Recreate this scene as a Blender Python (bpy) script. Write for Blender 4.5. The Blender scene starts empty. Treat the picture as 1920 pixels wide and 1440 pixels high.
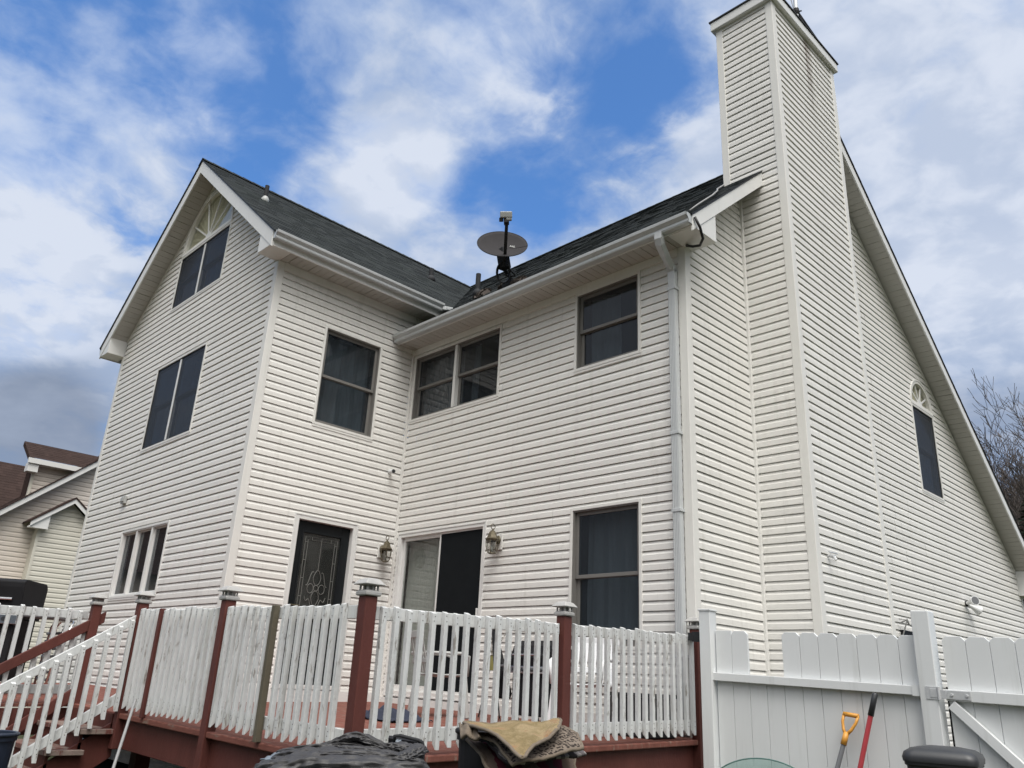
import bpy, bmesh, math, random
from mathutils import Vector, Matrix
random.seed(7)
SC = bpy.context.scene
COL = SC.collection
R_ = math.radians

# ------------------------------------------------------------------ camera
CAM = Vector((9.5624, -7.0129, 0.8816))
CR = Vector((0.704307, 0.708251, 0.048293))
CU = Vector((0.215413, -0.278043, 0.936103))
CF = Vector((-0.676423, 0.648902, 0.348394))
cam = bpy.data.cameras.new('camera')
cam.sensor_width = 36.0
cam.lens = 36.0 * 1514.33 / 1920.0
cam.clip_start = 0.05
cam.clip_end = 3000
camo = bpy.data.objects.new('camera', cam)
COL.objects.link(camo)
m = Matrix.Identity(4)
for i in range(3):
    m[i][0] = CR[i]; m[i][1] = CU[i]; m[i][2] = -CF[i]; m[i][3] = CAM[i]
camo.matrix_world = m
SC.camera = camo

# ------------------------------------------------------------------ light
SC.view_settings.view_transform = 'Standard'
SC.view_settings.look = 'None'
SC.view_settings.gamma = 1.0
SC.view_settings.exposure = 0.66
SUN_DIR = Vector((0.40, -0.26, 0.88)).normalized()
sun = bpy.data.lights.new('sun', 'SUN')
sun.energy = 1.5
sun.angle = R_(28)
sun.color = (1.0, 0.97, 0.93)
suno = bpy.data.objects.new('sun', sun)
COL.objects.link(suno)
suno.rotation_euler = SUN_DIR.to_track_quat('Z', 'Y').to_euler()

W = bpy.data.worlds.new('World')
SC.world = W
W.use_nodes = True
NT = W.node_tree
NT.nodes.clear()

class NB:
    def __init__(s, nt): s.nt = nt
    def n(s, t, **kw):
        nd = s.nt.nodes.new(t)
        for k, v in kw.items(): setattr(nd, k, v)
        return nd
    def l(s, a, b): s.nt.links.new(a, b)
    def put(s, sock, val):
        if hasattr(val, 'links') or isinstance(val, bpy.types.NodeSocket): s.l(val, sock)
        else: sock.default_value = val
    def math(s, op, a, b=None, clamp=False):
        nd = s.n('ShaderNodeMath', operation=op, use_clamp=clamp)
        s.put(nd.inputs[0], a)
        if b is not None: s.put(nd.inputs[1], b)
        return nd.outputs[0]
    def mr(s, v, a, b, c, d, smooth=False):
        nd = s.n('ShaderNodeMapRange')
        if smooth: nd.interpolation_type = 'SMOOTHSTEP'
        s.put(nd.inputs[0], v)
        for i, q in enumerate((a, b, c, d)): s.put(nd.inputs[1 + i], q)
        return nd.outputs[0]
    def mix(s, f, a, b, blend='MIX'):
        nd = s.n('ShaderNodeMix', data_type='RGBA', blend_type=blend)
        s.put(nd.inputs[0], f); s.put(nd.inputs[6], a); s.put(nd.inputs[7], b)
        return nd.outputs[2]
    def noise(s, vec, scale, detail=4, rough=0.5, dist=0.0):
        nd = s.n('ShaderNodeTexNoise')
        if vec is not None: s.l(vec, nd.inputs['Vector'])
        nd.inputs['Scale'].default_value = scale
        nd.inputs['Detail'].default_value = detail
        nd.inputs['Roughness'].default_value = rough
        nd.inputs['Distortion'].default_value = dist
        return nd.outputs[0]
    def vscale(s, vec, sc):
        nd = s.n('ShaderNodeVectorMath', operation='MULTIPLY')
        s.l(vec, nd.inputs[0]); nd.inputs[1].default_value = sc
        return nd.outputs[0]

def sky_dir(px, py):
    return (CF + (px - 960) / 1514.33 * CR - (py - 720) / 1514.33 * CU).normalized()

def build_world():
    b = NB(NT)
    tc = b.n('ShaderNodeTexCoord')
    d = tc.outputs['Generated']
    sky = b.n('ShaderNodeTexSky', sky_type='NISHITA')
    sky.sun_disc = False
    sky.sun_elevation = math.asin(SUN_DIR.z)
    sky.sun_rotation = math.atan2(SUN_DIR.x, SUN_DIR.y)
    sky.air_density = 1.0; sky.dust_density = 0.4; sky.ozone_density = 2.0
    blue = b.mix(1.0, sky.outputs[0], (0.56, 0.96, 1.34, 1), 'MULTIPLY')
    sx = b.n('ShaderNodeSeparateXYZ'); b.l(d, sx.inputs[0])
    pz = b.math('ADD', b.math('MAXIMUM', sx.outputs[2], 0.0), 0.22)
    cx = b.n('ShaderNodeCombineXYZ')
    b.l(b.math('DIVIDE', sx.outputs[0], pz), cx.inputs[0])
    b.l(b.math('DIVIDE', sx.outputs[1], pz), cx.inputs[1])
    p = cx.outputs[0]
    def blobs(lst):
        acc = None
        for (x, y, r, w) in lst:
            dp = b.n('ShaderNodeVectorMath', operation='DOT_PRODUCT')
            b.l(d, dp.inputs[0]); dp.inputs[1].default_value = sky_dir(x, y)
            v = b.mr(dp.outputs['Value'], math.cos(R_(r)), 1.0, 0.0, w, True)
            acc = v if acc is None else b.math('ADD', acc, v)
        return acc
    wv = b.n('ShaderNodeVectorMath', operation='ADD'); b.l(p, wv.inputs[0])
    wn = b.n('ShaderNodeTexNoise'); b.l(p, wn.inputs['Vector']); wn.inputs['Scale'].default_value = 5.0; wn.inputs['Detail'].default_value = 3
    ws = b.n('ShaderNodeVectorMath', operation='SCALE'); b.l(wn.outputs[1], ws.inputs[0]); ws.inputs['Scale'].default_value = 0.10
    b.l(ws.outputs[0], wv.inputs[1]); pw = wv.outputs[0]
    def fbm(vec, sc, det, ro): return b.noise(vec, sc, det, ro)
    puff = b.math('ADD', b.math('MULTIPLY', fbm(pw, 3.4, 3, 0.5), 0.42), b.math('MULTIPLY', fbm(pw, 9.5, 8, 0.56), 0.58))
    sh = b.n('ShaderNodeVectorMath', operation='ADD'); b.l(pw, sh.inputs[0]); sh.inputs[1].default_value = (0.045, -0.03, 0)
    puff2 = b.math('ADD', b.math('MULTIPLY', fbm(sh.outputs[0], 3.4, 3, 0.5), 0.42), b.math('MULTIPLY', fbm(sh.outputs[0], 9.5, 4, 0.5), 0.58))
    veiln = fbm(p, 2.0, 5, 0.5)
    cov = blobs(SKY_COVER)
    # broad veil: blue to lavender
    veil = b.mr(b.math('ADD', b.math('ADD', veiln, b.math('MULTIPLY', puff, 1.9)), b.math('MULTIPLY', cov, 0.42)), 1.05, 1.62, 0.05, 0.95, True)
    # puffs with firmer edges on top of it
    pm = b.mr(b.math('ADD', puff, b.math('MULTIPLY', cov, 0.20)), 0.46, 0.64, 0.0, 0.88, True)
    lit = b.mr(b.math('SUBTRACT', puff, puff2), -0.10, 0.12, 0.0, 1.0, True)
    brt = blobs(SKY_BRIGHT)
    vc = b.mix(b.mr(b.math('ADD', veiln, brt), 0.2, 0.9, 0.0, 1.0), (1.9, 2.65, 4.1, 1), (3.45, 4.1, 5.4, 1))
    col = b.mix(veil, blue, vc)
    pt = b.mr(b.math('ADD', b.math('MULTIPLY', lit, 0.60), b.math('ADD', brt, 0.10)), 0.0, 1.0, 0.0, 1.0)
    pc = b.mix(pt, (2.45, 3.05, 4.2, 1), (4.55, 4.9, 5.6, 1))
    col = b.mix(pm, col, pc)
    gr = b.math('MAXIMUM', b.math('MULTIPLY', brt, -1.0), 0.0)
    col = b.mix(b.mr(gr, 0.0, 0.5, 0.0, 0.85), col, b.mix(puff, (1.0, 1.25, 1.75, 1), (2.4, 2.8, 3.6, 1)))
    # unseen sky shaped for the lighting: added sun glow, dulled low part behind camera
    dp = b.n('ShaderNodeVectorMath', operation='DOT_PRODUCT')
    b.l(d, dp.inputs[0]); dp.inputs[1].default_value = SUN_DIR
    glow = b.mr(dp.outputs['Value'], 0.52, 1.0, 1.0, ADDED_GLOW, True)
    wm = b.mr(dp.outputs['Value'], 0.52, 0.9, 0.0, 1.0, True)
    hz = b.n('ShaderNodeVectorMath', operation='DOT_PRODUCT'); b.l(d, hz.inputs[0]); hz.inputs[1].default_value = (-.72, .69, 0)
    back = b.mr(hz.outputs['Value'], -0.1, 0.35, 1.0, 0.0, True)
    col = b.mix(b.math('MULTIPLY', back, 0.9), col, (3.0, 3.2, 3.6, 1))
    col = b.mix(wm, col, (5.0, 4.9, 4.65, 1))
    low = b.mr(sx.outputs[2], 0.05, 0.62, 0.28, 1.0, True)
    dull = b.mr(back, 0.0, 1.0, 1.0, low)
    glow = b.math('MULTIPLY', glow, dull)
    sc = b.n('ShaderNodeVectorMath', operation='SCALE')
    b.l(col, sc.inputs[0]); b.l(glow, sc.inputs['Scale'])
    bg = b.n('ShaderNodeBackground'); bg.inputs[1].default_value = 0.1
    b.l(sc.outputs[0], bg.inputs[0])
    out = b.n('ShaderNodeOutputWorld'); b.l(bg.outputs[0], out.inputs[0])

ADDED_GLOW = 3.6
SKY_COVER = [(215, 45, 6, -.42), (330, 130, 5, -.15), (440, 170, 7, -.40), (510, 250, 6, -.38), (620, 95, 9, -.30), (780, 40, 7, -.15), (570, 260, 5, -.2),
             (1270, 110, 7.5, -.50), (1190, 220, 5, -.22), (965, 335, 6, -.45), (980, 290, 8, -.16), (1080, 60, 6, -.15), (1030, 400, 5, -.15), (130, 205, 4.5, -.34), (50, 260, 4, -.2),
             (60, 420, 12, .10), (740, 320, 6, .40), (940, 150, 7, .34), (850, 220, 5, .2), (1760, 300, 19, .7), (60, 600, 11, .6), (1900, 600, 14, .7), (250, 190, 6, .10), (120, 60, 8, -.12), (700, 20, 10, -.12), (1080, 150, 8, -.10), (1330, 240, 5, .2), (640, 350, 6, .2)]
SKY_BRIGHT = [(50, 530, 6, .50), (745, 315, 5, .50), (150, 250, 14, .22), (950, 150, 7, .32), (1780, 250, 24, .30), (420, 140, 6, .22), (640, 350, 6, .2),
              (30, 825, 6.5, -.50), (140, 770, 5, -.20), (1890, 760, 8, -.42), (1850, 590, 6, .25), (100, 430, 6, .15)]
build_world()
#MATERIALS

# ------------------------------------------------------------------ materials
def mat(name, col, rough=0.6, var=0.06, vs=3.0, stretch=(1, 1, 1), metal=0.0, bump=0.0, bs=40, spec=0.5,
        wear=None, wear_s=14, wear_t=0.62, wear_stretch=(1, 1, 0.25), grime=0.0, coat=0.0, panel=0.0):
    M = bpy.data.materials.new(name); M.use_nodes = True
    nt = M.node_tree; nt.nodes.clear(); b = NB(nt)
    p = b.n('ShaderNodeBsdfPrincipled'); o = b.n('ShaderNodeOutputMaterial'); b.l(p.outputs[0], o.inputs[0])
    tc = b.n('ShaderNodeTexCoord'); v = tc.outputs['Object']
    n = b.noise(b.vscale(v, stretch), vs, 6, 0.6)
    c = tuple(col) + (1,)
    f = b.mr(n, 0.25, 0.75, 1 - var, 1 + var)
    cc = b.n('ShaderNodeVectorMath', operation='SCALE'); cc.inputs[0].default_value = col; b.l(f, cc.inputs['Scale'])
    out = cc.outputs[0]
    if panel:
        an = b.n('ShaderNodeAttribute', attribute_name='panel')
        ps = b.n('ShaderNodeVectorMath', operation='SCALE'); b.l(out, ps.inputs[0]); b.l(b.mr(an.outputs['Fac'], 0, 1, 1 - panel, 1 + panel), ps.inputs['Scale']); out = ps.outputs[0]
    if grime:
        g = b.noise(b.vscale(v, (5, 5, 0.35)), 2.2, 6, 0.65)
        g2 = b.mr(g, 0.52, 0.75, 0.0, grime, True)
        out = b.mix(g2, out, (col[0] * .62, col[1] * .62, col[2] * .58, 1))
    if wear:
        w = b.noise(b.vscale(v, wear_stretch), wear_s, 8, 0.7)
        out = b.mix(b.mr(w, wear_t, wear_t + 0.08, 0, 1), out, tuple(wear) + (1,))
    b.l(out, p.inputs['Base Color'])
    p.inputs['Roughness'].default_value = rough
    p.inputs['Metallic'].default_value = metal
    p.inputs['Specular IOR Level'].default_value = spec
    if coat: p.inputs['Coat Weight'].default_value = coat
    if bump:
        bn = b.noise(b.vscale(v, stretch), bs, 5, 0.6)
        bu = b.n('ShaderNodeBump'); bu.inputs['Strength'].default_value = bump; bu.inputs['Distance'].default_value = 0.01
        b.l(bn, bu.inputs['Height']); b.l(bu.outputs[0], p.inputs['Normal'])
    return M

def mat_glass(name, tint=(0.45, 0.5, 0.5), rough=0.02, refl=1.0, veil=0.0, vcol=(0.05, 0.065, 0.075)):
    M = bpy.data.materials.new(name); M.use_nodes = True
    nt = M.node_tree; nt.nodes.clear(); b = NB(nt)
    t = b.n('ShaderNodeBsdfTransparent'); t.inputs[0].default_value = tuple(tint) + (1,)
    body = t.outputs[0]
    if veil:
        df = b.n('ShaderNodeBsdfDiffuse'); df.inputs[0].default_value = tuple(vcol) + (1,)
        mv = b.n('ShaderNodeMixShader'); mv.inputs[0].default_value = veil; b.l(body, mv.inputs[1]); b.l(df.outputs[0], mv.inputs[2]); body = mv.outputs[0]
    g = b.n('ShaderNodeBsdfGlossy'); g.inputs['Roughness'].default_value = rough; g.inputs[0].default_value = (refl, refl, refl, 1)
    fr = b.n('ShaderNodeFresnel'); fr.inputs[0].default_value = 1.5
    geo = b.n('ShaderNodeNewGeometry')
    fac = b.math('MULTIPLY', fr.outputs[0], b.math('SUBTRACT', 1.0, geo.outputs['Backfacing']))
    tc = b.n('ShaderNodeTexCoord')
    bn = b.noise(tc.outputs['Object'], 1.7, 2, 0.5)
    bu = b.n('ShaderNodeBump'); bu.inputs['Strength'].default_value = 0.06; bu.inputs['Distance'].default_value = 0.05
    b.l(bn, bu.inputs['Height']); b.l(bu.outputs[0], g.inputs['Normal'])
    mx = b.n('ShaderNodeMixShader'); b.l(fac, mx.inputs[0]); b.l(body, mx.inputs[1]); b.l(g.outputs[0], mx.inputs[2])
    o = b.n('ShaderNodeOutputMaterial'); b.l(mx.outputs[0], o.inputs[0])
    return M

def mat_shingle(name, c1, c2, c3):
    M = bpy.data.materials.new(name); M.use_nodes = True
    nt = M.node_tree; nt.nodes.clear(); b = NB(nt)
    p = b.n('ShaderNodeBsdfPrincipled'); o = b.n('ShaderNodeOutputMaterial'); b.l(p.outputs[0], o.inputs[0])
    tc = b.n('ShaderNodeTexCoord')
    g = b.n('ShaderNodeNewGeometry')
    rr = g.outputs['Random Per Island']
    col = b.mix(b.mr(rr, 0.2, 0.8, 0, 1), tuple(c1) + (1,), tuple(c2) + (1,))
    n = b.noise(tc.outputs['Object'], 0.9, 6, 0.6)
    col = b.mix(b.mr(n, 0.42, 0.75, 0, 0.5, True), col, tuple(c3) + (1,))
    gr = b.noise(tc.outputs['Object'], 160, 2, 0.6)
    f = b.mr(gr, 0.2, 0.8, 0.55, 1.45)
    sc = b.n('ShaderNodeVectorMath', operation='SCALE'); b.l(col, sc.inputs[0]); b.l(f, sc.inputs['Scale'])
    b.l(sc.outputs[0], p.inputs['Base Color'])
    p.inputs['Roughness'].default_value = 1.0; p.inputs['Specular IOR Level'].default_value = 0.04
    return M

def mat_spots(name, c1, c2, scale, t0=0.25, t1=0.42):
    M = mat(name, c1, 0.95, 0.12, 8, bump=0.6, bs=180, spec=0.1)
    nt = M.node_tree; b = NB(nt)
    p = [x for x in nt.nodes if x.type == 'BSDF_PRINCIPLED'][0]
    src = p.inputs['Base Color'].links[0].from_socket
    tc = b.n('ShaderNodeTexCoord')
    vo = b.n('ShaderNodeTexVoronoi', feature='F1'); vo.inputs['Scale'].default_value = scale
    wv = b.n('ShaderNodeVectorMath', operation='ADD'); b.l(tc.outputs['Object'], wv.inputs[0])
    nn = b.n('ShaderNodeTexNoise'); b.l(tc.outputs['Object'], nn.inputs['Vector']); nn.inputs['Scale'].default_value = scale * 1.3
    sc = b.n('ShaderNodeVectorMath', operation='SCALE'); b.l(nn.outputs[1], sc.inputs[0]); sc.inputs['Scale'].default_value = 0.9 / scale
    b.l(sc.outputs[0], wv.inputs[1]); b.l(wv.outputs[0], vo.inputs['Vector'])
    ring = b.mr(vo.outputs['Distance'], t0, t1, 1, 0, True)
    b.l(b.mix(ring, src, tuple(c2) + (1,)), p.inputs['Base Color'])
    return M

def mat_blend(name, cols, scale=3.0, rough=0.95, stretch=(1, 1, 1), bump=0.6, bs=150):
    """noise driven ramp of several cloth or wood colours"""
    M = bpy.data.materials.new(name); M.use_nodes = True
    nt = M.node_tree; nt.nodes.clear(); b = NB(nt)
    p = b.n('ShaderNodeBsdfPrincipled'); o = b.n('ShaderNodeOutputMaterial'); b.l(p.outputs[0], o.inputs[0])
    tc = b.n('ShaderNodeTexCoord'); v = b.vscale(tc.outputs['Object'], stretch)
    n = b.noise(v, scale, 6, 0.6, 0.4)
    r = b.n('ShaderNodeValToRGB'); b.l(n, r.inputs[0]); e = r.color_ramp.elements
    k = len(cols)
    e[0].position = 0.3; e[0].color = tuple(cols[0]) + (1,)
    e[1].position = 0.7; e[1].color = tuple(cols[-1]) + (1,)
    for i in range(1, k - 1):
        q = e.new(0.3 + 0.4 * i / (k - 1)); q.color = tuple(cols[i]) + (1,)
    fn = b.noise(v, scale * 30, 3, 0.6)
    f = b.mr(fn, 0.2, 0.8, 0.75, 1.25)
    sc = b.n('ShaderNodeVectorMath', operation='SCALE'); b.l(r.outputs[0], sc.inputs[0]); b.l(f, sc.inputs['Scale'])
    b.l(sc.outputs[0], p.inputs['Base Color'])
    p.inputs['Roughness'].default_value = rough; p.inputs['Specular IOR Level'].default_value = 0.2
    if bump:
        bn = b.noise(tc.outputs['Object'], bs, 4, 0.6)
        bu = b.n('ShaderNodeBump'); bu.inputs['Strength'].default_value = bump; bu.inputs['Distance'].default_value = 0.006
        b.l(bn, bu.inputs['Height']); b.l(bu.outputs[0], p.inputs['Normal'])
    return M

def mat_stripes(name, cols, freq, axis_vec):
    """woven bands across the cloth, constant colour steps"""
    M = bpy.data.materials.new(name); M.use_nodes = True
    nt = M.node_tree; nt.nodes.clear(); b = NB(nt)
    p = b.n('ShaderNodeBsdfPrincipled'); o = b.n('ShaderNodeOutputMaterial'); b.l(p.outputs[0], o.inputs[0])
    tc = b.n('ShaderNodeTexCoord')
    u = b.n('ShaderNodeSeparateXYZ'); b.l(tc.outputs['UV'], u.inputs[0])
    n = b.noise(tc.outputs['UV'], 9, 3, 0.5)
    t = b.math('ADD', b.math('MULTIPLY', u.outputs[axis_vec], freq), b.math('MULTIPLY', n, 0.25))
    fr = b.math('FRACT', t)
    r = b.n('ShaderNodeValToRGB'); b.l(fr, r.inputs[0]); r.color_ramp.interpolation = 'CONSTANT'
    e = r.color_ramp.elements; e[0].position = 0; e[0].color = tuple(cols[0]) + (1,)
    e[1].position = 1.0 / len(cols); e[1].color = tuple(cols[1]) + (1,)
    for i in range(2, len(cols)):
        q = e.new(i / len(cols)); q.color = tuple(cols[i]) + (1,)
    b.l(r.outputs[0], p.inputs['Base Color']); p.inputs['Roughness'].default_value = 0.95
    p.inputs['Specular IOR Level'].default_value = 0.1
    return M

MT = dict(
    siding=mat('vinyl_siding', (0.735, 0.722, 0.692), 0.55, 0.035, 0.8, (1, 1, 5), bump=0.25, bs=260, spec=0.35, grime=0.34, panel=0.035),
    trim=mat('siding_trim', (0.72, 0.71, 0.68), 0.5, 0.03, 3, spec=0.4, grime=0.25),
    white=mat('white_trim', (0.70, 0.70, 0.685), 0.45, 0.03, 4, spec=0.45, grime=0.15),
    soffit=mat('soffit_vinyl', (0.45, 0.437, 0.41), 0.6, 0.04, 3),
    gutter=mat('aluminium_gutter', (0.50, 0.52, 0.53), 0.35, 0.05, 5, (1, 1, 1), spec=0.6, grime=0.35),
    shingle=mat_shingle('asphalt_shingle', (0.034, 0.038, 0.040), (0.045, 0.050, 0.051), (0.039, 0.046, 0.043)),
    brownroof=mat_shingle('brown_shingle', (0.043, 0.030, 0.027), (0.054, 0.037, 0.033), (0.048, 0.034, 0.031)),
    ledge=mat('drip_edge', (0.03, 0.03, 0.032), 0.5),
    sash=mat('taupe_sash', (0.165, 0.158, 0.148), 0.5, 0.05, 6),
    glass=mat_glass('window_glass', (0.62, 0.66, 0.69), veil=0.20, vcol=(0.055, 0.064, 0.074)),
    bevelglass=mat_glass('bevelled_glass', (0.6, 0.62, 0.6), rough=0.06, veil=0.40, vcol=(0.055, 0.058, 0.055)),
    screenhaze=mat_glass('screen_mesh', (0.80, 0.81, 0.82), refl=0.25, rough=0.3, veil=0.26, vcol=(0.080, 0.081, 0.080)),
    clear=mat_glass('clear_glass', (0.85, 0.865, 0.855)),
    lampglass=mat_glass('lamp_glass', (0.8, 0.8, 0.78), 0.12),
    room=mat('dark_room', (0.022, 0.025, 0.030), 0.9, 0.1, 3),
    curtain=mat('grey_curtain', (0.50, 0.51, 0.51), 0.9, 0.1, 6, (8, 8, 0.3)),
    blind=mat('vertical_blind', (0.40, 0.41, 0.39), 0.8, 0.1, 6, (10, 10, 0.2)),
    sunburst=mat('cream_shade', (0.80, 0.73, 0.55), 0.9, 0.1, 6),
    screen=mat('insect_screen', (0.012, 0.014, 0.016), 0.95, 0.1, 5, spec=0.05),
    door=mat('black_door', (0.010, 0.012, 0.014), 0.5, 0.1, 5, spec=0.2),
    came=mat('lead_came', (0.24, 0.24, 0.225), 0.5, 0.1, 20, metal=0.3),
    red=mat('red_stain', (0.098, 0.030, 0.024), 0.65, 0.22, 5, (1, 1, 0.4), bump=0.3, bs=60, spec=0.3, grime=0.3),
    redfloor=mat('worn_red_deck', (0.17, 0.065, 0.05), 0.75, 0.25, 5, (0.5, 3, 1), bump=0.3, bs=50, spec=0.2, wear=(0.20, 0.15, 0.12), wear_s=9, wear_t=0.56, wear_stretch=(0.4, 3, 1)),
    paintwood=mat('peeling_white_paint', (0.58, 0.59, 0.59), 0.6, 0.10, 9, (2, 2, 0.5), bump=0.4, bs=70, spec=0.3, wear=(0.27, 0.255, 0.235), wear_s=22, wear_t=0.575, grime=0.85),
    treadwood=mat('worn_tread', (0.20, 0.155, 0.135), 0.8, 0.25, 8, (4, 0.6, 1), bump=0.4, bs=60, spec=0.2, wear=(0.13, 0.05, 0.042), wear_s=9, wear_t=0.5),
    olive=mat('bare_treated_wood', (0.095, 0.082, 0.056), 0.8, 0.2, 9, (2, 2, 0.3), bump=0.4, bs=60),
    cap=mat('solar_cap', (0.36, 0.355, 0.345), 0.6, 0.15, 12, bump=0.2, bs=80, grime=0.4),
    vinyl=mat('white_vinyl', (0.67, 0.685, 0.69), 0.38, 0.04, 2, (1, 1, 0.5), spec=0.5, grime=0.30),
    galv=mat('galvanised_steel', (0.60, 0.61, 0.62), 0.45, 0.1, 20, metal=0.4),
    blackm=mat('black_metal', (0.012, 0.012, 0.014), 0.65, 0.2, 8, spec=0.2),
    blackp=mat('black_plastic', (0.028, 0.030, 0.034), 0.42, 0.12, 5, bump=0.1, bs=120),
    greyp=mat('grey_plastic', (0.13, 0.135, 0.145), 0.55, 0.1, 6),
    bluep=mat('dark_blue_plastic', (0.018, 0.026, 0.045), 0.45, 0.1, 5),
    chrome=mat('chrome', (0.75, 0.76, 0.77), 0.12, 0.03, 5, metal=1.0),
    darkgrey=mat('dark_grey_paint', (0.030, 0.031, 0.034), 0.7, 0.12, 10, spec=0.2),
    dish=mat('dish_grey', (0.050, 0.048, 0.050), 0.95, 0.08, 6, spec=0.03),
    lnb=mat('pale_grey_plastic', (0.40, 0.41, 0.40), 0.5, 0.05, 10),
    brass=mat('weathered_brass', (0.115, 0.097, 0.062), 0.5, 0.3, 25, metal=0.4),
    yellow=mat('yellow_plastic', (0.62, 0.29, 0.045), 0.45, 0.1, 12),
    redp=mat('red_fibreglass', (0.38, 0.045, 0.055), 0.4, 0.1, 12),
    tarp=mat('grey_tarp', (0.040, 0.039, 0.041), 0.5, 0.18, 7, bump=0.3, bs=50, spec=0.45),
    sheet=mat('pale_blue_sheet', (0.17, 0.20, 0.235), 0.4, 0.1, 7, bump=0.2, bs=40),
    gold=mat_blend('gold_rug', [(0.25, 0.12, 0.065), (0.235, 0.175, 0.095), (0.17, 0.13, 0.065), (0.26, 0.20, 0.115), (0.21, 0.105, 0.055)], 5.5),
    leopard=mat_spots('spotted_rug', (0.20, 0.165, 0.135), (0.035, 0.028, 0.025), 70, 0.40, 0.56),
    zebra=mat_stripes('striped_rug', [(0.04, 0.036, 0.04), (0.24, 0.225, 0.225), (0.11, 0.10, 0.105), (0.28, 0.26, 0.25), (0.05, 0.045, 0.045)], 3.5, 0),
    maroon=mat_stripes('patchwork_rug', [(0.10, 0.075, 0.06), (0.13, 0.10, 0.085), (0.085, 0.018, 0.03), (0.055, 0.035, 0.035), (0.075, 0.016, 0.028)], 2.2, 0),
    tan=mat('tan_binding', (0.15, 0.12, 0.09), 0.95, 0.15, 20, bump=0.4, bs=150),
    bluecloth=mat('blue_cloth', (0.020, 0.025, 0.045), 0.9, 0.25, 12),
    deckshade=mat('painted_deck_shade', (0.006, 0.006, 0.006), 0.95),  # near-black colour standing in for the shade under the deck
    ground=mat_blend('lawn_soil', [(0.035, 0.04, 0.018), (0.045, 0.05, 0.022), (0.055, 0.045, 0.03)], 0.8),
    bark=mat('grey_bark', (0.088, 0.073, 0.066), 0.95, 0.25, 6, (3, 3, 0.6)),
    needle=mat('evergreen_needles', (0.022, 0.040, 0.020), 0.8, 0.4, 3),
    nsiding=mat('beige_siding', (0.62, 0.56, 0.50), 0.6, 0.04, 0.7),
    ncream=mat('cream_siding', (0.60, 0.575, 0.50), 0.6, 0.04, 0.7),
    cable=mat('black_cable', (0.012, 0.012, 0.013), 0.5),
    gcable=mat('grey_cable', (0.25, 0.25, 0.25), 0.5),
    pot=mat('olive_pot', (0.30, 0.28, 0.10), 0.6, 0.15, 14),
    discg=mat_glass('tabletop_glass', (0.80, 0.90, 0.88), 0.03),
    edgeg=mat('green_glass_edge', (0.10, 0.20, 0.18), 0.15),
    wpl=mat('white_plastic', (0.70, 0.71, 0.72), 0.4, 0.04, 8),
    stain=mat('rusty_nail', (0.06, 0.045, 0.04), 0.7),
)

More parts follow.
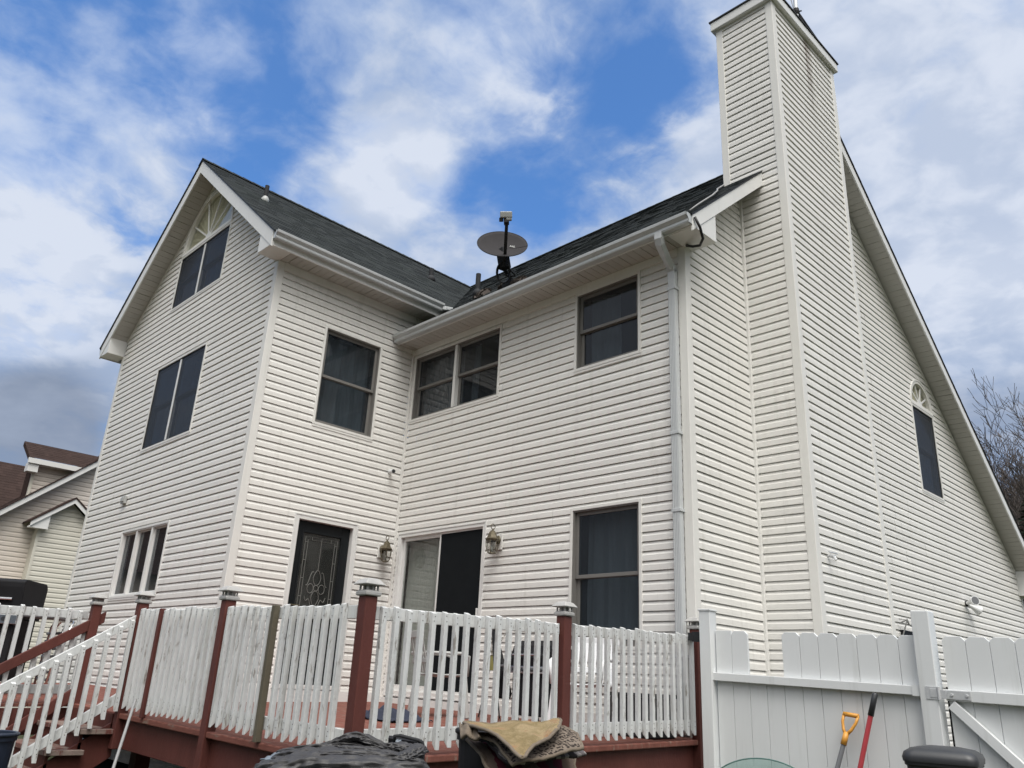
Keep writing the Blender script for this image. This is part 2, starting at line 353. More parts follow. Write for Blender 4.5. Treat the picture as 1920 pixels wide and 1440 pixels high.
# ------------------------------------------------------------------ mesh helpers
class MB:
    def __init__(s): s.v = []; s.f = []; s.uv = {}; s.pa = {}; s.m2 = None
    def add(s, vs, fs):
        o = len(s.v); s.v += [tuple(x) for x in vs]; s.f += [tuple(i + o for i in f) for f in fs]
    def hexa(s, p):
        s.add(p, [(0, 3, 2, 1), (4, 5, 6, 7), (0, 1, 5, 4), (1, 2, 6, 5), (2, 3, 7, 6), (3, 0, 4, 7)])
    def box(s, x0, x1, y0, y1, z0, z1):
        s.hexa([(x0, y0, z0), (x1, y0, z0), (x1, y1, z0), (x0, y1, z0), (x0, y0, z1), (x1, y0, z1), (x1, y1, z1), (x0, y1, z1)])
    def quad(s, a, b, c, d): s.add([a, b, c, d], [(0, 1, 2, 3)])
    def prism(s, poly, ext):
        n = len(poly); ext = Vector(ext); a = [Vector(p) for p in poly]; b2 = [p + ext for p in a]
        s.add(a + b2, [tuple(range(n))[::-1], tuple(range(n, 2 * n))] + [(i, (i + 1) % n, n + (i + 1) % n, n + i) for i in range(n)])
    def bar(s, p0, p1, w, h, up=(0, 0, 1)):
        p0 = Vector(p0); p1 = Vector(p1); d = (p1 - p0).normalized(); up = Vector(up)
        if abs(d.dot(up)) > 0.98: up = Vector((0, 1, 0))
        a = d.cross(up).normalized() * (w / 2); c = a.cross(d).normalized() * (h / 2)
        s.hexa([p0 - a - c, p0 + a - c, p1 + a - c, p1 - a - c, p0 - a + c, p0 + a + c, p1 + a + c, p1 - a + c])
    def tube(s, path, r, seg=8, cap=True):
        pts = [Vector(p) for p in path]; n = len(pts)
        rs = r if isinstance(r, (list, tuple)) else [r] * n
        t = (pts[1] - pts[0]).normalized(); a = t.orthogonal().normalized(); vs = []
        for i in range(n):
            if i == 0: t2 = pts[1] - pts[0]
            elif i == n - 1: t2 = pts[-1] - pts[-2]
            else: t2 = (pts[i + 1] - pts[i - 1])
            t2 = t2.normalized() if t2.length > 1e-9 else t
            a = (a - t2 * a.dot(t2)).normalized(); bb = t2.cross(a)
            for k in range(seg):
                an = 2 * math.pi * k / seg
                vs.append(pts[i] + (a * math.cos(an) + bb * math.sin(an)) * rs[i])
        fs = []
        for i in range(n - 1):
            for k in range(seg):
                fs.append((i * seg + k, i * seg + (k + 1) % seg, (i + 1) * seg + (k + 1) % seg, (i + 1) * seg + k))
        if cap: fs += [tuple(range(seg))[::-1], tuple((n - 1) * seg + k for k in range(seg))]
        s.add(vs, fs)
    def lathe(s, prof, c=(0, 0, 0), seg=16, rot=0.0, sq=False):
        vs = []; n = len(prof); c = Vector(c)
        for (r, z) in prof:
            for k in range(seg):
                an = rot + 2 * math.pi * k / seg
                vs.append(c + Vector((r * math.cos(an), r * math.sin(an), z)))
        fs = [(i * seg + k, i * seg + (k + 1) % seg, (i + 1) * seg + (k + 1) % seg, (i + 1) * seg + k) for i in range(n - 1) for k in range(seg)]
        fs += [tuple(range(seg))[::-1], tuple((n - 1) * seg + k for k in range(seg))]
        s.add(vs, fs)
    def grid(s, fn, nu, nv):
        o = len(s.v)
        for j in range(nv + 1):
            for i in range(nu + 1): s.v.append(tuple(fn(i / nu, j / nv)))
        for j in range(nv):
            for i in range(nu):
                q = o + j * (nu + 1) + i
                s.uv[len(s.f)] = [(i / nu, j / nv), ((i + 1) / nu, j / nv), ((i + 1) / nu, (j + 1) / nv), (i / nu, (j + 1) / nv)]
                s.f.append((q, q + 1, q + nu + 2, q + nu + 1))
    def build(s, name, material, parent=None, world=True, smooth=False, bevel=0.0, solid=0.0, warp=None, loc=None, fix=True):
        me = bpy.data.meshes.new(name)
        vs = [tuple(warp(Vector(v))) for v in s.v] if warp else s.v
        me.from_pydata(vs, [], s.f); me.update()
        if s.uv:
            ul = me.uv_layers.new(name='UVMap')
            for fi, co in s.uv.items():
                for k, li in enumerate(me.polygons[fi].loop_indices): ul.data[li].uv = co[k]
        if fix:
            bm = bmesh.new(); bm.from_mesh(me); bmesh.ops.recalc_face_normals(bm, faces=bm.faces); bm.to_mesh(me); bm.free()
        if smooth:
            for p in me.polygons: p.use_smooth = True
        if s.pa:
            at_ = me.attributes.new('panel', 'FLOAT', 'FACE')
            at_.data.foreach_set('value', [s.pa.get(i, .5) for i in range(len(me.polygons))])
        me.materials.append(material)
        if s.m2:
            me.materials.append(s.m2[1])
            for p in me.polygons:
                if p.index >= s.m2[0]: p.material_index = 1
        o = bpy.data.objects.new(name, me); COL.objects.link(o)
        if parent is not None:
            o.parent = parent
            if world and parent.type == 'EMPTY': o.location = -parent.location
        if loc is not None: o.location = loc
        if bevel:
            bv = o.modifiers.new('bevel', 'BEVEL'); bv.width = bevel; bv.segments = 2; bv.limit_method = 'ANGLE'; bv.angle_limit = R_(40)
        if solid:
            so = o.modifiers.new('solid', 'SOLIDIFY'); so.thickness = solid; so.offset = 0
        return o

def tag(o, label=None, cat=None, group=None, kind=None):
    if label: o['label'] = label
    if cat: o['category'] = cat
    if group: o['group'] = group
    if kind: o['kind'] = kind
    return o

def thing(name, label, cat, loc=(0, 0, 0), rz=0.0, group=None):
    o = bpy.data.objects.new(name, None); COL.objects.link(o)
    o.empty_display_size = 0.2
    o.location = loc; o.rotation_euler = (0, 0, rz)
    return tag(o, label, cat, group)

def copy_tree(o, parent=None):
    c = o.copy(); COL.objects.link(c); c.parent = parent
    for ch in list(o.children): copy_tree(ch, c)
    return c

# plane mappings: (along, outward, up) -> world
def PM(y0):
    return lambda s, o, z: Vector((s, y0 - o, z))
def PX(x0):
    return lambda s, o, z: Vector((x0 + o, s, z))

def pbox(mb, P, s0, s1, z0, z1, o0, o1):
    mb.hexa([P(s0, o0, z0), P(s1, o0, z0), P(s1, o1, z0), P(s0, o1, z0), P(s0, o0, z1), P(s1, o0, z1), P(s1, o1, z1), P(s0, o1, z1)])

def ring(mb, P, s0, s1, z0, z1, w, o0, o1, wb=None, wt=None):
    wb = wb or w; wt = wt or w
    pbox(mb, P, s0, s0 + w, z0, z1, o0, o1); pbox(mb, P, s1 - w, s1, z0, z1, o0, o1)
    pbox(mb, P, s0 + w, s1 - w, z0, z0 + wb, o0, o1); pbox(mb, P, s0 + w, s1 - w, z1 - wt, z1, o0, o1)

EXPO = 0.1016
PROFILE = [(0.0, -0.012), (0.0, 0.0155), (0.030, 0.0148), (0.058, 0.0140), (0.069, 0.008), (0.082, 0.0035), (0.0925, 0.002), (0.0925, -0.012), (EXPO, -0.012)]

def siding(mb, P, span, z0, z1, holes=(), zs=0.0, arches=(), expo=EXPO, depth=1.0):
    """courses of dutch-lap siding; span(z)->(lo,hi); holes (s0,s1,z0,z1); arches (centre,radius,zspring)"""
    k0 = int(math.floor((z0 - zs) / expo)); k1 = int(math.ceil((z1 - zs) / expo))
    cuts = sorted({h[2] for h in holes} | {h[3] for h in holes})
    kf = expo / EXPO
    rs = random.Random(k1 * 7 + int(z1 * 100) + len(holes)); offs = [rs.random() * 3.66 for _ in range(400)]
    for k in range(k0, k1):
        base = zs + k * expo; so = offs[(k // 2) % 400]; pan = [rs.random() for _ in range(12)]
        for (a, b) in zip(PROFILE[:-1], PROFILE[1:]):
            za, oa, zb, ob = base + a[0] * kf, a[1] * depth, base + b[0] * kf, b[1] * depth
            if zb < z0 - 1e-9 or za > z1 + 1e-9: continue
            cc = [za] + [c for c in cuts + [z0, z1] if za + 1e-6 < c < zb - 1e-6] + [zb]
            for (ac, ar, az) in arches:
                if za < az + ar and zb > az and zb > za:
                    n = max(1, int((zb - za) / 0.012)); cc += [za + (zb - za) * i / n for i in range(1, n)]
            cc = sorted(set(cc))
            segs = list(zip(cc[:-1], cc[1:])) if zb > za else [(za, zb)]
            for (qa, qb) in segs:
                if qb < z0 - 1e-9 or qa > z1 + 1e-9: continue
                if zb > za:
                    fa = oa + (ob - oa) * (qa - za) / (zb - za); fb = oa + (ob - oa) * (qb - za) / (zb - za)
                else: fa, fb = oa, ob
                mid = (qa + qb) / 2
                la, ha = span(qa); lb, hb = span(qb)
                if ha <= la and hb <= lb: continue
                blocks = [(h[0], h[1]) for h in holes if h[2] - 1e-6 < mid < h[3] - 1e-6]
                for (ac, ar, az) in arches:
                    if az <= mid < az + ar:
                        q = math.sqrt(max(0, ar * ar - (mid - az) ** 2)); blocks.append((ac - q, ac + q))
                blocks.sort()
                edges = []; cur = None
                parts = [(la, lb, ha, hb)]
                lo = (la, lb)
                out = []
                for (b0, b1) in blocks:
                    out.append((lo[0], lo[1], b0, b0)); lo = (b1, b1)
                out.append((lo[0], lo[1], ha, hb))
                for (s0a, s0b, s1a, s1b) in out:
                    if s1a <= s0a and s1b <= s0b: continue
                    s1a = max(s1a, s0a); s1b = max(s1b, s0b)
                    j0 = int(math.floor((min(s0a, s0b) - so) / 3.66)); j1 = int(math.floor((max(s1a, s1b) - so) / 3.66))
                    for jj in range(j0, j1 + 1):
                        g0, g1 = so + jj * 3.66, so + (jj + 1) * 3.66
                        aa, ba, bb2, ab = max(s0a, g0), min(s1a, g1), min(s1b, g1), max(s0b, g0)
                        if ba <= aa and bb2 <= ab: continue
                        ba = max(aa, ba); bb2 = max(ab, bb2); dl = .0016 * (jj % 2)
                        mb.pa[len(mb.f)] = pan[jj % 12]
                        mb.quad(P(aa, fa + dl, qa), P(ba, fa + dl, qa), P(bb2, fb + dl, qb), P(ab, fb + dl, qb))

def at(px, py, d):
    """a point d metres deep on the sight line through a pixel of the 1920 wide photograph"""
    return CAM + d * (CF + (px - 960) / 1514.33 * CR - (py - 720) / 1514.33 * CU)
#HOUSE

# ================================================================== ground
g = MB(); g.quad((-400, -400, -0.47), (400, -400, -0.47), (400, 400, -0.47), (-400, 400, -0.47))
tag(g.build('ground', MT['ground']), kind='structure')
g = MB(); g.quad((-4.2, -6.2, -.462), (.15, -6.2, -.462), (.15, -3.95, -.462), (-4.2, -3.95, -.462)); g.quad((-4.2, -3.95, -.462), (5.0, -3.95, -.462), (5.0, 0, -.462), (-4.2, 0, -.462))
tag(g.build('deck_shade_sheet', MT['deckshade']), kind='structure')  # added black sheet that paints the deck's shade onto the ground

# ================================================================== the house
HW = 5.0; D = 2.4626; L = 5.7515
house = thing('house', 'two storey white vinyl sided house with dark grey roof and tall chimney', 'house', (0, 0, -0.45))
PG, PS, PMn, PR = PM(-D), PX(0.0), PM(0.0), PX(HW)
YC0, YC1, XC0, XC1, ZC = 1.3388, 3.2067, 4.8078, 5.6448, 9.947
PCL, PCR = PM(YC0), PX(XC1)
PW = 0.0835
SLW, ZRW, XRW = 0.824, 9.18, -2.876          # wing roof
def zw(x): return ZRW - SLW * abs(x - XRW)
SLM, ZM0 = 0.86, 6.17                         # main roof, garden side
SLR, ZR0 = 0.7956, 12.62                      # main roof, far side
YR = (ZR0 - ZM0) / (SLM + SLR)
def zm(y): return min(ZM0 + SLM * y, ZR0 - SLR * y)
ZSS, ZSM = 6.277, 5.71                        # soffits

WIN = dict(Sw=(-1.6169, -0.6052, 4.1051, 5.5902), Mw=(0.0748, 2.0162, 4.5152, 5.5885), Mr=(3.3644, 4.3879, 4.5348, 5.6103),
           Gw=(-3.774, -1.9113, 4.1102, 5.5605), Gt=(-3.788, -2.0135, 1.80, 2.8349), Ga=(-3.773, -1.879, 6.6199, 7.6679),
           Rw=(6.6832, 7.6715, 4.1505, 5.6639), Ml=(3.3667, 4.3809, 1.27, 2.8347))
DOOR = (-1.675, -0.672, 0.70, 2.868)
SLID = (0.0781, 1.9335, 0.66, 2.8392)
def hole(w): return (w[0] + .012, w[1] - .012, w[2] + .012, w[3] - .012)

def wall(name, P, span, z0, z1, holes=(), zs=0.0, arches=()):
    mb = MB(); siding(mb, P, span, z0, z1, holes, zs, arches)
    return mb.build(name, MT['siding'], house, fix=False)

AGC, AGR, AGZ = (WIN['Ga'][0] + WIN['Ga'][1]) / 2, (WIN['Ga'][1] - WIN['Ga'][0]) / 2, WIN['Ga'][3] + .045
ARC, ARR, ARZ = (WIN['Rw'][0] + WIN['Rw'][1]) / 2, (WIN['Rw'][1] - WIN['Rw'][0]) / 2, WIN['Rw'][3] + .045
def span_g(z):
    hw = (ZRW - .275 - z) / SLW
    return (max(-L + PW, XRW - hw), min(-PW, XRW + hw))
wall('wall', PG, span_g, -.3, 8.9, [hole(WIN['Gw']), hole(WIN['Gt']), (WIN['Ga'][0] + .012, WIN['Ga'][1] - .012, WIN['Ga'][2] + .012, AGZ)], 0.01, [(AGC, AGR - .012, AGZ)])
wall('wall', PS, lambda z: (-D + PW, -.045 if z < 5.9 else .42), -.3, ZSS, [hole(WIN['Sw']), (DOOR[0] + .01, DOOR[1] - .01, .5, DOOR[3] - .01)], 0.06)
wall('wall', PMn, lambda z: (.045, HW - PW), -.3, ZSM, [hole(WIN['Mw']), hole(WIN['Mr']), hole(WIN['Ml']), (SLID[0] + .01, SLID[1] - .01, .5, SLID[3] - .01)], 0.03)
wall('wall', PR, lambda z: (max(PW, (z - ZM0 + .25) / SLM), min(11.35, (ZR0 - .26 - z) / SLR)), -.4, 9.3,
     [(WIN['Rw'][0] + .012, WIN['Rw'][1] - .012, WIN['Rw'][2] + .012, ARZ)], 0.03, [(ARC, ARR - .012, ARZ)])
# plain walls on the sides the garden does not see
mb = MB(); mb.quad((-L, -D, -.45), (-L, 11.43, -.45), (-L, 11.43, ZSS), (-L, -D, ZSS)); mb.quad((-L, 11.43, -.45), (HW, 11.43, -.45), (HW, 11.43, 3.2), (-L, 11.43, 3.2))
mb.build('wall', MT['siding'], house)

# corner posts
for b6 in ((-PW, .022, -D - .022, -D + PW, -.3, ZSS), (HW - PW, HW + .022, -.022, PW, -.3, ZSM), (-L - .022, -L + PW, -D - .022, -D + PW, -.3, ZSS),
           (0, .045, -.045, 0, -.3, ZSM), (HW, HW + .045, YC0 - .045, YC0, -.4, zm(YC0) - .2), (HW - PW, HW + .022, 11.35, 11.45, -.4, 3.0)):
    mb = MB(); mb.box(*b6); mb.build('corner_post', MT['trim'], house, bevel=.006)
# narrow trims under the soffits
for b6 in ((.045, HW - PW, -.026, 0, ZSM - .10, ZSM - .003), (0, .026, -D + PW, -.045, ZSS - .11, ZSS - .003)):
    mb = MB(); mb.box(*b6); mb.build('frieze_trim', MT['trim'], house)
# rake trims on the walls
for (p, q2, up) in (((HW + .012, YC1, ZR0 - .285 - SLR * YC1), (HW + .012, 11.2, ZR0 - .285 - SLR * 11.2), (1, 0, 0)),
                    ((HW + .012, .16, zm(.16) - .275), (HW + .012, YC0, zm(YC0) - .275), (1, 0, 0)),
                    ((XRW, -D - .012, ZRW - .295), (XRW - 2.80, -D - .012, zw(XRW + 2.80) - .295), (0, 1, 0)),
                    ((XRW, -D - .012, ZRW - .295), (XRW + 2.80, -D - .012, zw(XRW + 2.80) - .295), (0, 1, 0))):
    mb = MB(); mb.bar(p, q2, .024, .03, up); mb.build('rake_trim', MT['trim'], house)

# ------------------------------------------------------------------ windows and doors
def window(P, w, cols=1, style='double', deep=.085, curtain=None, shade=None, trim='trim', lip=True, sash='sash', label=None, screen_full=False):
    s0, s1, z0, z1 = w
    mb = MB()
    ring(mb, P, s0, s1, z0, z1, .036, -.03, .026)
    rc = .022 if screen_full else 0.0
    if lip: pbox(mb, P, s0 + .006, s1 - .006, z0 - .03, z0 - .001, -.01, .022)
    fr = mb.build('window', MT[trim], house, bevel=.003)
    if label: fr['label'] = label
    q = MB(); ring(q, P, s0 + .036, s1 - .036, z0 + .036, z1 - .036, .016, -deep - .03, .015); q.build('jamb', MT[sash], fr, bevel=.002)
    i0, i1, j0, j1 = s0 + .052, s1 - .052, z0 + .052, z1 - .052
    mw = .055 if style == 'double' else .058
    cw = (i1 - i0 - mw * (cols - 1)) / cols
    for c in range(cols):
        a = i0 + c * (cw + mw); b = a + cw
        if c < cols - 1:
            q = MB(); pbox(q, P, b, b + mw, j0, j1, -deep, .015); q.build('mullion', MT['white'], fr, bevel=.003)
        if style == 'double':
            mid = (j0 + j1) / 2
            q = MB(); ring(q, P, a, b, mid - .02, j1, .04, -.052 + rc, -.024 + rc); q.build('upper_sash', MT[sash], fr, bevel=.003)
            q = MB(); ring(q, P, a, b, j0, mid + .02, .045, -.083 + rc, -.055 + rc); q.build('lower_sash', MT[sash], fr, bevel=.003)
            q = MB(); pbox(q, P, a + .034, b - .034, mid + .018, j1 - .034, -.040 + rc, -.036 + rc); q.build('pane', MT['glass'], fr)
            q = MB(); pbox(q, P, a + .039, b - .039, j0 + .039, mid - .02, -.071 + rc, -.067 + rc); q.build('pane', MT['glass'], fr)
            if screen_full:
                q = MB(); pbox(q, P, a, b, j0, j1, .006, .008); q.build('insect_screen', MT['screenhaze'], fr)
        else:
            q = MB(); ring(q, P, a, b, j0, j1, .020, -.055, -.02); q.build('sash', MT[sash], fr, bevel=.003)
            q = MB(); pbox(q, P, a + .016, b - .016, j0 + .016, j1 - .016, -.040, -.036); q.build('pane', MT['glass'], fr)
    # the dark room behind, with what hangs in it
    q = MB(); dd = 0.9; e = .02
    A = [P(s0 + e, -deep - .03, z0 + e), P(s1 - e, -deep - .03, z0 + e), P(s1 - e, -deep - .03, z1 - e), P(s0 + e, -deep - .03, z1 - e)]
    B = [P(s0 + e, -dd, z0 + e), P(s1 - e, -dd, z0 + e), P(s1 - e, -dd, z1 - e), P(s0 + e, -dd, z1 - e)]
    q.add(A + B, [(4, 5, 6, 7), (0, 1, 5, 4), (1, 2, 6, 5), (2, 3, 7, 6), (3, 0, 4, 7)])
    q.build('room', MT['room'], fr, fix=False)
    if curtain:
        for (f0, f1, amp, freq, mt) in curtain:
            a = i0 + (i1 - i0) * f0; b = i0 + (i1 - i0) * f1; ph = random.random() * 6
            q = MB()
            q.grid(lambda u, v: P(a + (b - a) * u + .02 * math.sin(3 * v + ph) * (1 - v), -.20 + amp * math.sin(freq * u * 6.283 + ph + .8 * math.sin(5 * u)) * (1 - .4 * v) + .3 * amp * math.sin(freq * 2.7 * u * 6.283), j0 + (j1 - j0) * v), 60, 8)
            q.build('curtain', MT[mt], fr, fix=False, smooth=True)
    return fr

window(PS, WIN['Sw'], curtain=[(.0, 1.0, .035, 4.5, 'curtain')], label='tall window with grey curtains above the back door')
window(PMn, WIN['Mw'], 2, curtain=[(.0, .48, .03, 8, 'curtain'), (.60, .68, .03, 2, 'curtain')], label='pair of sash windows under the eaves')
window(PMn, WIN['Mr'], curtain=[(.05, .55, .03, 2, 'curtain')], label='single upper sash window near the downspout')
window(PMn, WIN['Ml'], curtain=[(.05, .95, .03, 4, 'curtain')], label='tall lower sash window with dark curtains')
window(PG, WIN['Gw'], 2, deep=.07, screen_full=True, sash='darkgrey', curtain=[(.06, .2, .02, 2, 'curtain'), (.55, .66, .02, 2, 'curtain')], label='pair of sash windows in the gable wall')
window(PG, WIN['Gt'], 3, 'casement', sash='white', trim='white', curtain=[(0, .14, .02, 2, 'curtain'), (.38, .5, .02, 2, 'curtain'), (.72, .8, .02, 2, 'blind')], label='three light casement window with white frame')

def arch_window(P, w, cols, ac, ar, az, rays, label):
    fr = window(P, w, cols, sash='darkgrey', deep=.07, screen_full=True, curtain=[(.05, .2, .02, 2, 'curtain'), (.56, .66, .02, 2, 'curtain')] if cols > 1 else [(.55, .95, .02, 3, 'curtain')], label=label)
    q = MB(); n = 28
    def arcring(r0, r1, o0, o1):
        for i in range(n):
            t0, t1 = math.pi * i / n, math.pi * (i + 1) / n
            c = [(r0, t0), (r1, t0), (r1, t1), (r0, t1)]
            pts = [P(ac + r * math.cos(t), o, az + r * math.sin(t)) for o in (o0, o1) for (r, t) in c]
            q.hexa(pts)
    arcring(ar - .03, ar, -.01, .03); arcring(ar - .075, ar - .03, -.06, .022)
    pbox(q, P, ac - ar, ac + ar, az - .045, az - .0005, -.06, .032)
    pbox(q, P, ac - ar + .075, ac + ar - .075, az, az + .04, -.06, .018)
    q.build('arched_frame', MT['trim'], fr, bevel=.003)
    q = MB()
    r1 = ar - .075
    for k in range(1, rays + 1):
        t = math.pi * k / (rays + 1)
        q.bar(P(ac + .08 * math.cos(t), -.012, az + .04 + .08 * math.sin(t)), P(ac + r1 * math.cos(t), -.012, az + r1 * math.sin(t)), .026, .016, P(0, 1, 0) - P(0, 0, 0))
    hub = [P(ac + .10 * math.cos(math.pi * i / 10), -.03, az + .04 + .10 * math.sin(math.pi * i / 10)) for i in range(11)]
    q.prism(hub, P(0, .03, 0) - P(0, 0, 0))
    q.build('muntin', MT['white'], fr)
    q = MB(); pts = [P(ac + (r1 + .01) * math.cos(math.pi * i / n), -.036, az + (r1 + .01) * math.sin(math.pi * i / n)) for i in range(n + 1)]
    q.prism(pts, P(0, .004, 0) - P(0, 0, 0)); q.build('pane', MT['clear'], fr)
    q = MB()
    q.grid(lambda u, v: P(ac + (.02 + (r1 + .04) * v) * math.cos(math.pi * u), -.060 + .008 * math.sin(u * 150) * v, az + (.02 + (r1 + .04) * v) * math.sin(math.pi * u)), 220, 4)
    q.build('sunburst_shade', MT['sunburst'], fr, fix=False)
    return fr
arch_window(PG, WIN['Ga'], 2, AGC, AGR, AGZ, 4, 'half round topped window in the gable peak')
arch_window(PR, WIN['Rw'], 1, ARC, ARR, ARZ, 4, 'narrow arched window on the chimney side wall')

# back door on the wing
def back_door():
    s0, s1, z0, z1 = DOOR; P = PS
    q = MB()
    ring(q, P, s0, s1, z0, z1, .022, -.01, .024)
    pbox(q, P, s0 + .022, s0 + .076, z0, z1 - .022, -.10, .018); pbox(q, P, s1 - .076, s1 - .022, z0, z1 - .022, -.10, .018)
    pbox(q, P, s0 + .076, s1 - .076, z1 - .072, z1 - .022, -.10, .018); pbox(q, P, s0 + .076, s1 - .076, z0, z0 + .05, -.10, .04)
    fr = q.build('back_door', MT['white'], house, bevel=.004)
    a, b, c, d = s0 + .078, s1 - .078, z0 + .052, z1 - .074
    g0, g1, h0, h1 = a + .130, b - .130, c + .26, d - .15
    q = MB()
    pbox(q, P, a, g0, c, d, -.095, -.055); pbox(q, P, g1, b, c, d, -.095, -.055)
    pbox(q, P, g0, g1, c, h0, -.095, -.055); pbox(q, P, g0, g1, h1, d, -.095, -.055)
    ring(q, P, g0 - .025, g1 + .025, h0 - .025, h1 + .025, .025, -.055, -.045)
    lf = q.build('door_leaf', MT['door'], fr, bevel=.003)
    q = MB(); pbox(q, P, g0, g1, h0, h1, -.075, -.070); q.build('leaded_glass', MT['bevelglass'], fr)
    q = MB(); pbox(q, P, g0 - .05, g1 + .05, h0 - .05, h1 + .05, -.30, -.29); q.build('room', MT['room'], fr)
    # lead came: double border, and a flower of ovals with scrolls
    q = MB(); o = -.066; r = .0035
    def ln(*pts): q.tube([P(x, o, z) for (x, z) in pts], r, 5)
    cx, cz = (g0 + g1) / 2, (h0 + h1) / 2 + .12
    w = g1 - g0
    for k in (.045, .085):
        ln((g0 + k, h0 + k), (g1 - k, h0 + k), (g1 - k, h1 - k), (g0 + k, h1 - k), (g0 + k, h0 + k))
    n = 14
    for i in range(1, n):
        z = h0 + (h1 - h0) * i / n
        if i % 2: ln((g0 + .045, z), (g0 + .085, z)); ln((g1 - .085, z), (g1 - .045, z))
    for i in (1, 2, 3): ln((g0 + w * i / 4, h1 - .085), (g0 + w * i / 4, h1 - .045)); ln((g0 + w * i / 4, h0 + .045), (g0 + w * i / 4, h0 + .085))
    def oval(x, z, rx, rz, tip):
        ln(*[(x + rx * math.sin(t) * (1 - .45 * max(0, tip * math.cos(t))), z + rz * math.cos(t)) for t in [6.2832 * i / 20 for i in range(21)]])
    oval(cx, cz, .036, .036, 0); oval(cx, cz + .135, .058, .098, 1); oval(cx, cz - .135, .058, .098, -1)
    oval(cx - .085, cz - .01, .046, .06, 0); oval(cx + .085, cz - .01, .046, .06, 0)
    ln((cx, cz + .235), (cx, h1 - .085)); ln((cx, cz - .235), (cx, h0 + .085))
    for sg in (-1, 1):
        ln(*[(cx + sg * (.06 + .10 * t), cz + .20 - .16 * t + .04 * math.sin(t * 6)) for t in [i / 8 for i in range(9)]])
        ln(*[(cx + sg * (.06 + .10 * t), cz - .22 + .12 * t + .04 * math.sin(t * 6)) for t in [i / 8 for i in range(9)]])
    q.build('lead_came', MT['came'], fr)
    q = MB(); q.tube([P(a + .06, -.055, c + .95), P(a + .06, .0, c + .95)], .012, 8); q.tube([P(a + .06, .0, c + .95), P(a + .17, .0, c + .95)], .009, 8)
    q.build('handle', MT['brass'], fr)
back_door()

def sliding_door():
    s0, s1, z0, z1 = SLID; P = PMn
    q = MB()
    ring(q, P, s0, s1, z0, z1, .022, -.01, .026)
    ring(q, P, s0 + .022, s1 - .022, z0 + .022, z1 - .022, .045, -.12, .018, wb=.05)
    fr = q.build('sliding_door', MT['white'], house, bevel=.003)
    a, b, c, d = s0 + .067, s1 - .067, z0 + .072, z1 - .067; mid = (a + b) / 2
    q = MB(); ring(q, P, a, mid + .025, c, d, .05, -.075, -.03, wb=.075); q.build('fixed_panel', MT['white'], fr, bevel=.003)
    q = MB(); pbox(q, P, a + .046, mid - .021, c + .07, d - .046, -.056, -.05); q.build('pane', MT['clear'], fr)
    q = MB(); ring(q, P, mid - .02, b, c, d, .022, -.028, -.008, wb=.03); q.build('screen_frame', MT['white'], fr)
    q = MB(); pbox(q, P, mid, b - .018, c + .025, d - .018, -.020, -.017); q.build('insect_screen', MT['screen'], fr)
    q = MB(); pbox(q, P, b - .038, b - .012, c + .88, c + 1.02, -.008, .022); q.build('handle', MT['white'], fr, bevel=.004)
    q = MB()
    for i in range(9):
        x = a + .06 + i * .088
        q.bar(P(x, -.16, c + .03), P(x, -.16, d - .05), .088, .004, (0.35, -1, 0))
    q.build('vertical_blind', MT['blind'], fr)
    q = MB(); pbox(q, P, a, b, c, d, -.9, -.88); q.build('room', MT['room'], fr)
sliding_door()
# ledger boards below the doors
for b6 in ((.05, HW - PW, -.034, -.016, .52, .645), (.016, .034, -D + .1, -.05, .52, .69)):
    mb = MB(); mb.box(*b6); mb.build('ledger_board', MT['white'], house)

# ------------------------------------------------------------------ roofs
def slope(mb, p0, along, up, Ln, H, expo=.142):
    p0 = Vector(p0); al = Vector(along).normalized(); up = Vector(up).normalized(); nr = al.cross(up)
    if nr.z < 0: nr = -nr
    n = int(math.ceil(H / expo))
    for i in range(n):
        u0 = i * expo; u1 = min(H, u0 + expo + .01); x = -random.random() * .2
        while x < Ln:
            w = random.choice((.11, .15, .2, .26, .32)); a = max(0, x); b = min(Ln, x + w); x += w
            if b - a < .01: continue
            h = random.choice((.006, .0065, .009, .0095)); j = random.uniform(-.002, .002)
            A, B = p0 + al * a + up * (u0 + j), p0 + al * b + up * (u0 + j)
            C, Dd = p0 + al * b + up * u1, p0 + al * a + up * u1
            t0 = nr * h; t1 = nr * .002
            mb.add([A + t0, B + t0, C + t1, Dd + t1, A, B], [(0, 1, 2, 3), (4, 5, 1, 0), (4, 0, 3), (5, 2, 1)])

XM0, XM1 = -6.1, 5.36
mb = MB()
lm = math.hypot(1, SLM); lr = math.hypot(1, SLR); lw = math.hypot(1, SLW)
slope(mb, (XM0, -.375, zm(-.375) - .02), (1, 0, 0), (0, 1, SLM), XM1 - XM0, (YR + .375) * lm)
slope(mb, (XM0, 11.75, zm(11.75) - .02), (1, 0, 0), (0, -1, SLR), XM1 - XM0, (11.75 - YR) * lr, .30)
main_roof = mb.build('roof', MT['shingle'], house, fix=False)
mb = MB()
YW0 = -2.805; xe = .405
slope(mb, (xe, YW0, zw(xe) - .02), (0, 1, 0), (-1, 0, SLW), 3.75 - YW0, (xe - XRW) * lw)
slope(mb, (2 * XRW - xe, YW0, zw(xe) - .02), (0, 1, 0), (1, 0, SLW), 3.75 - YW0, (xe - XRW) * lw)
wing_roof = mb.build('roof', MT['shingle'], house, fix=False)
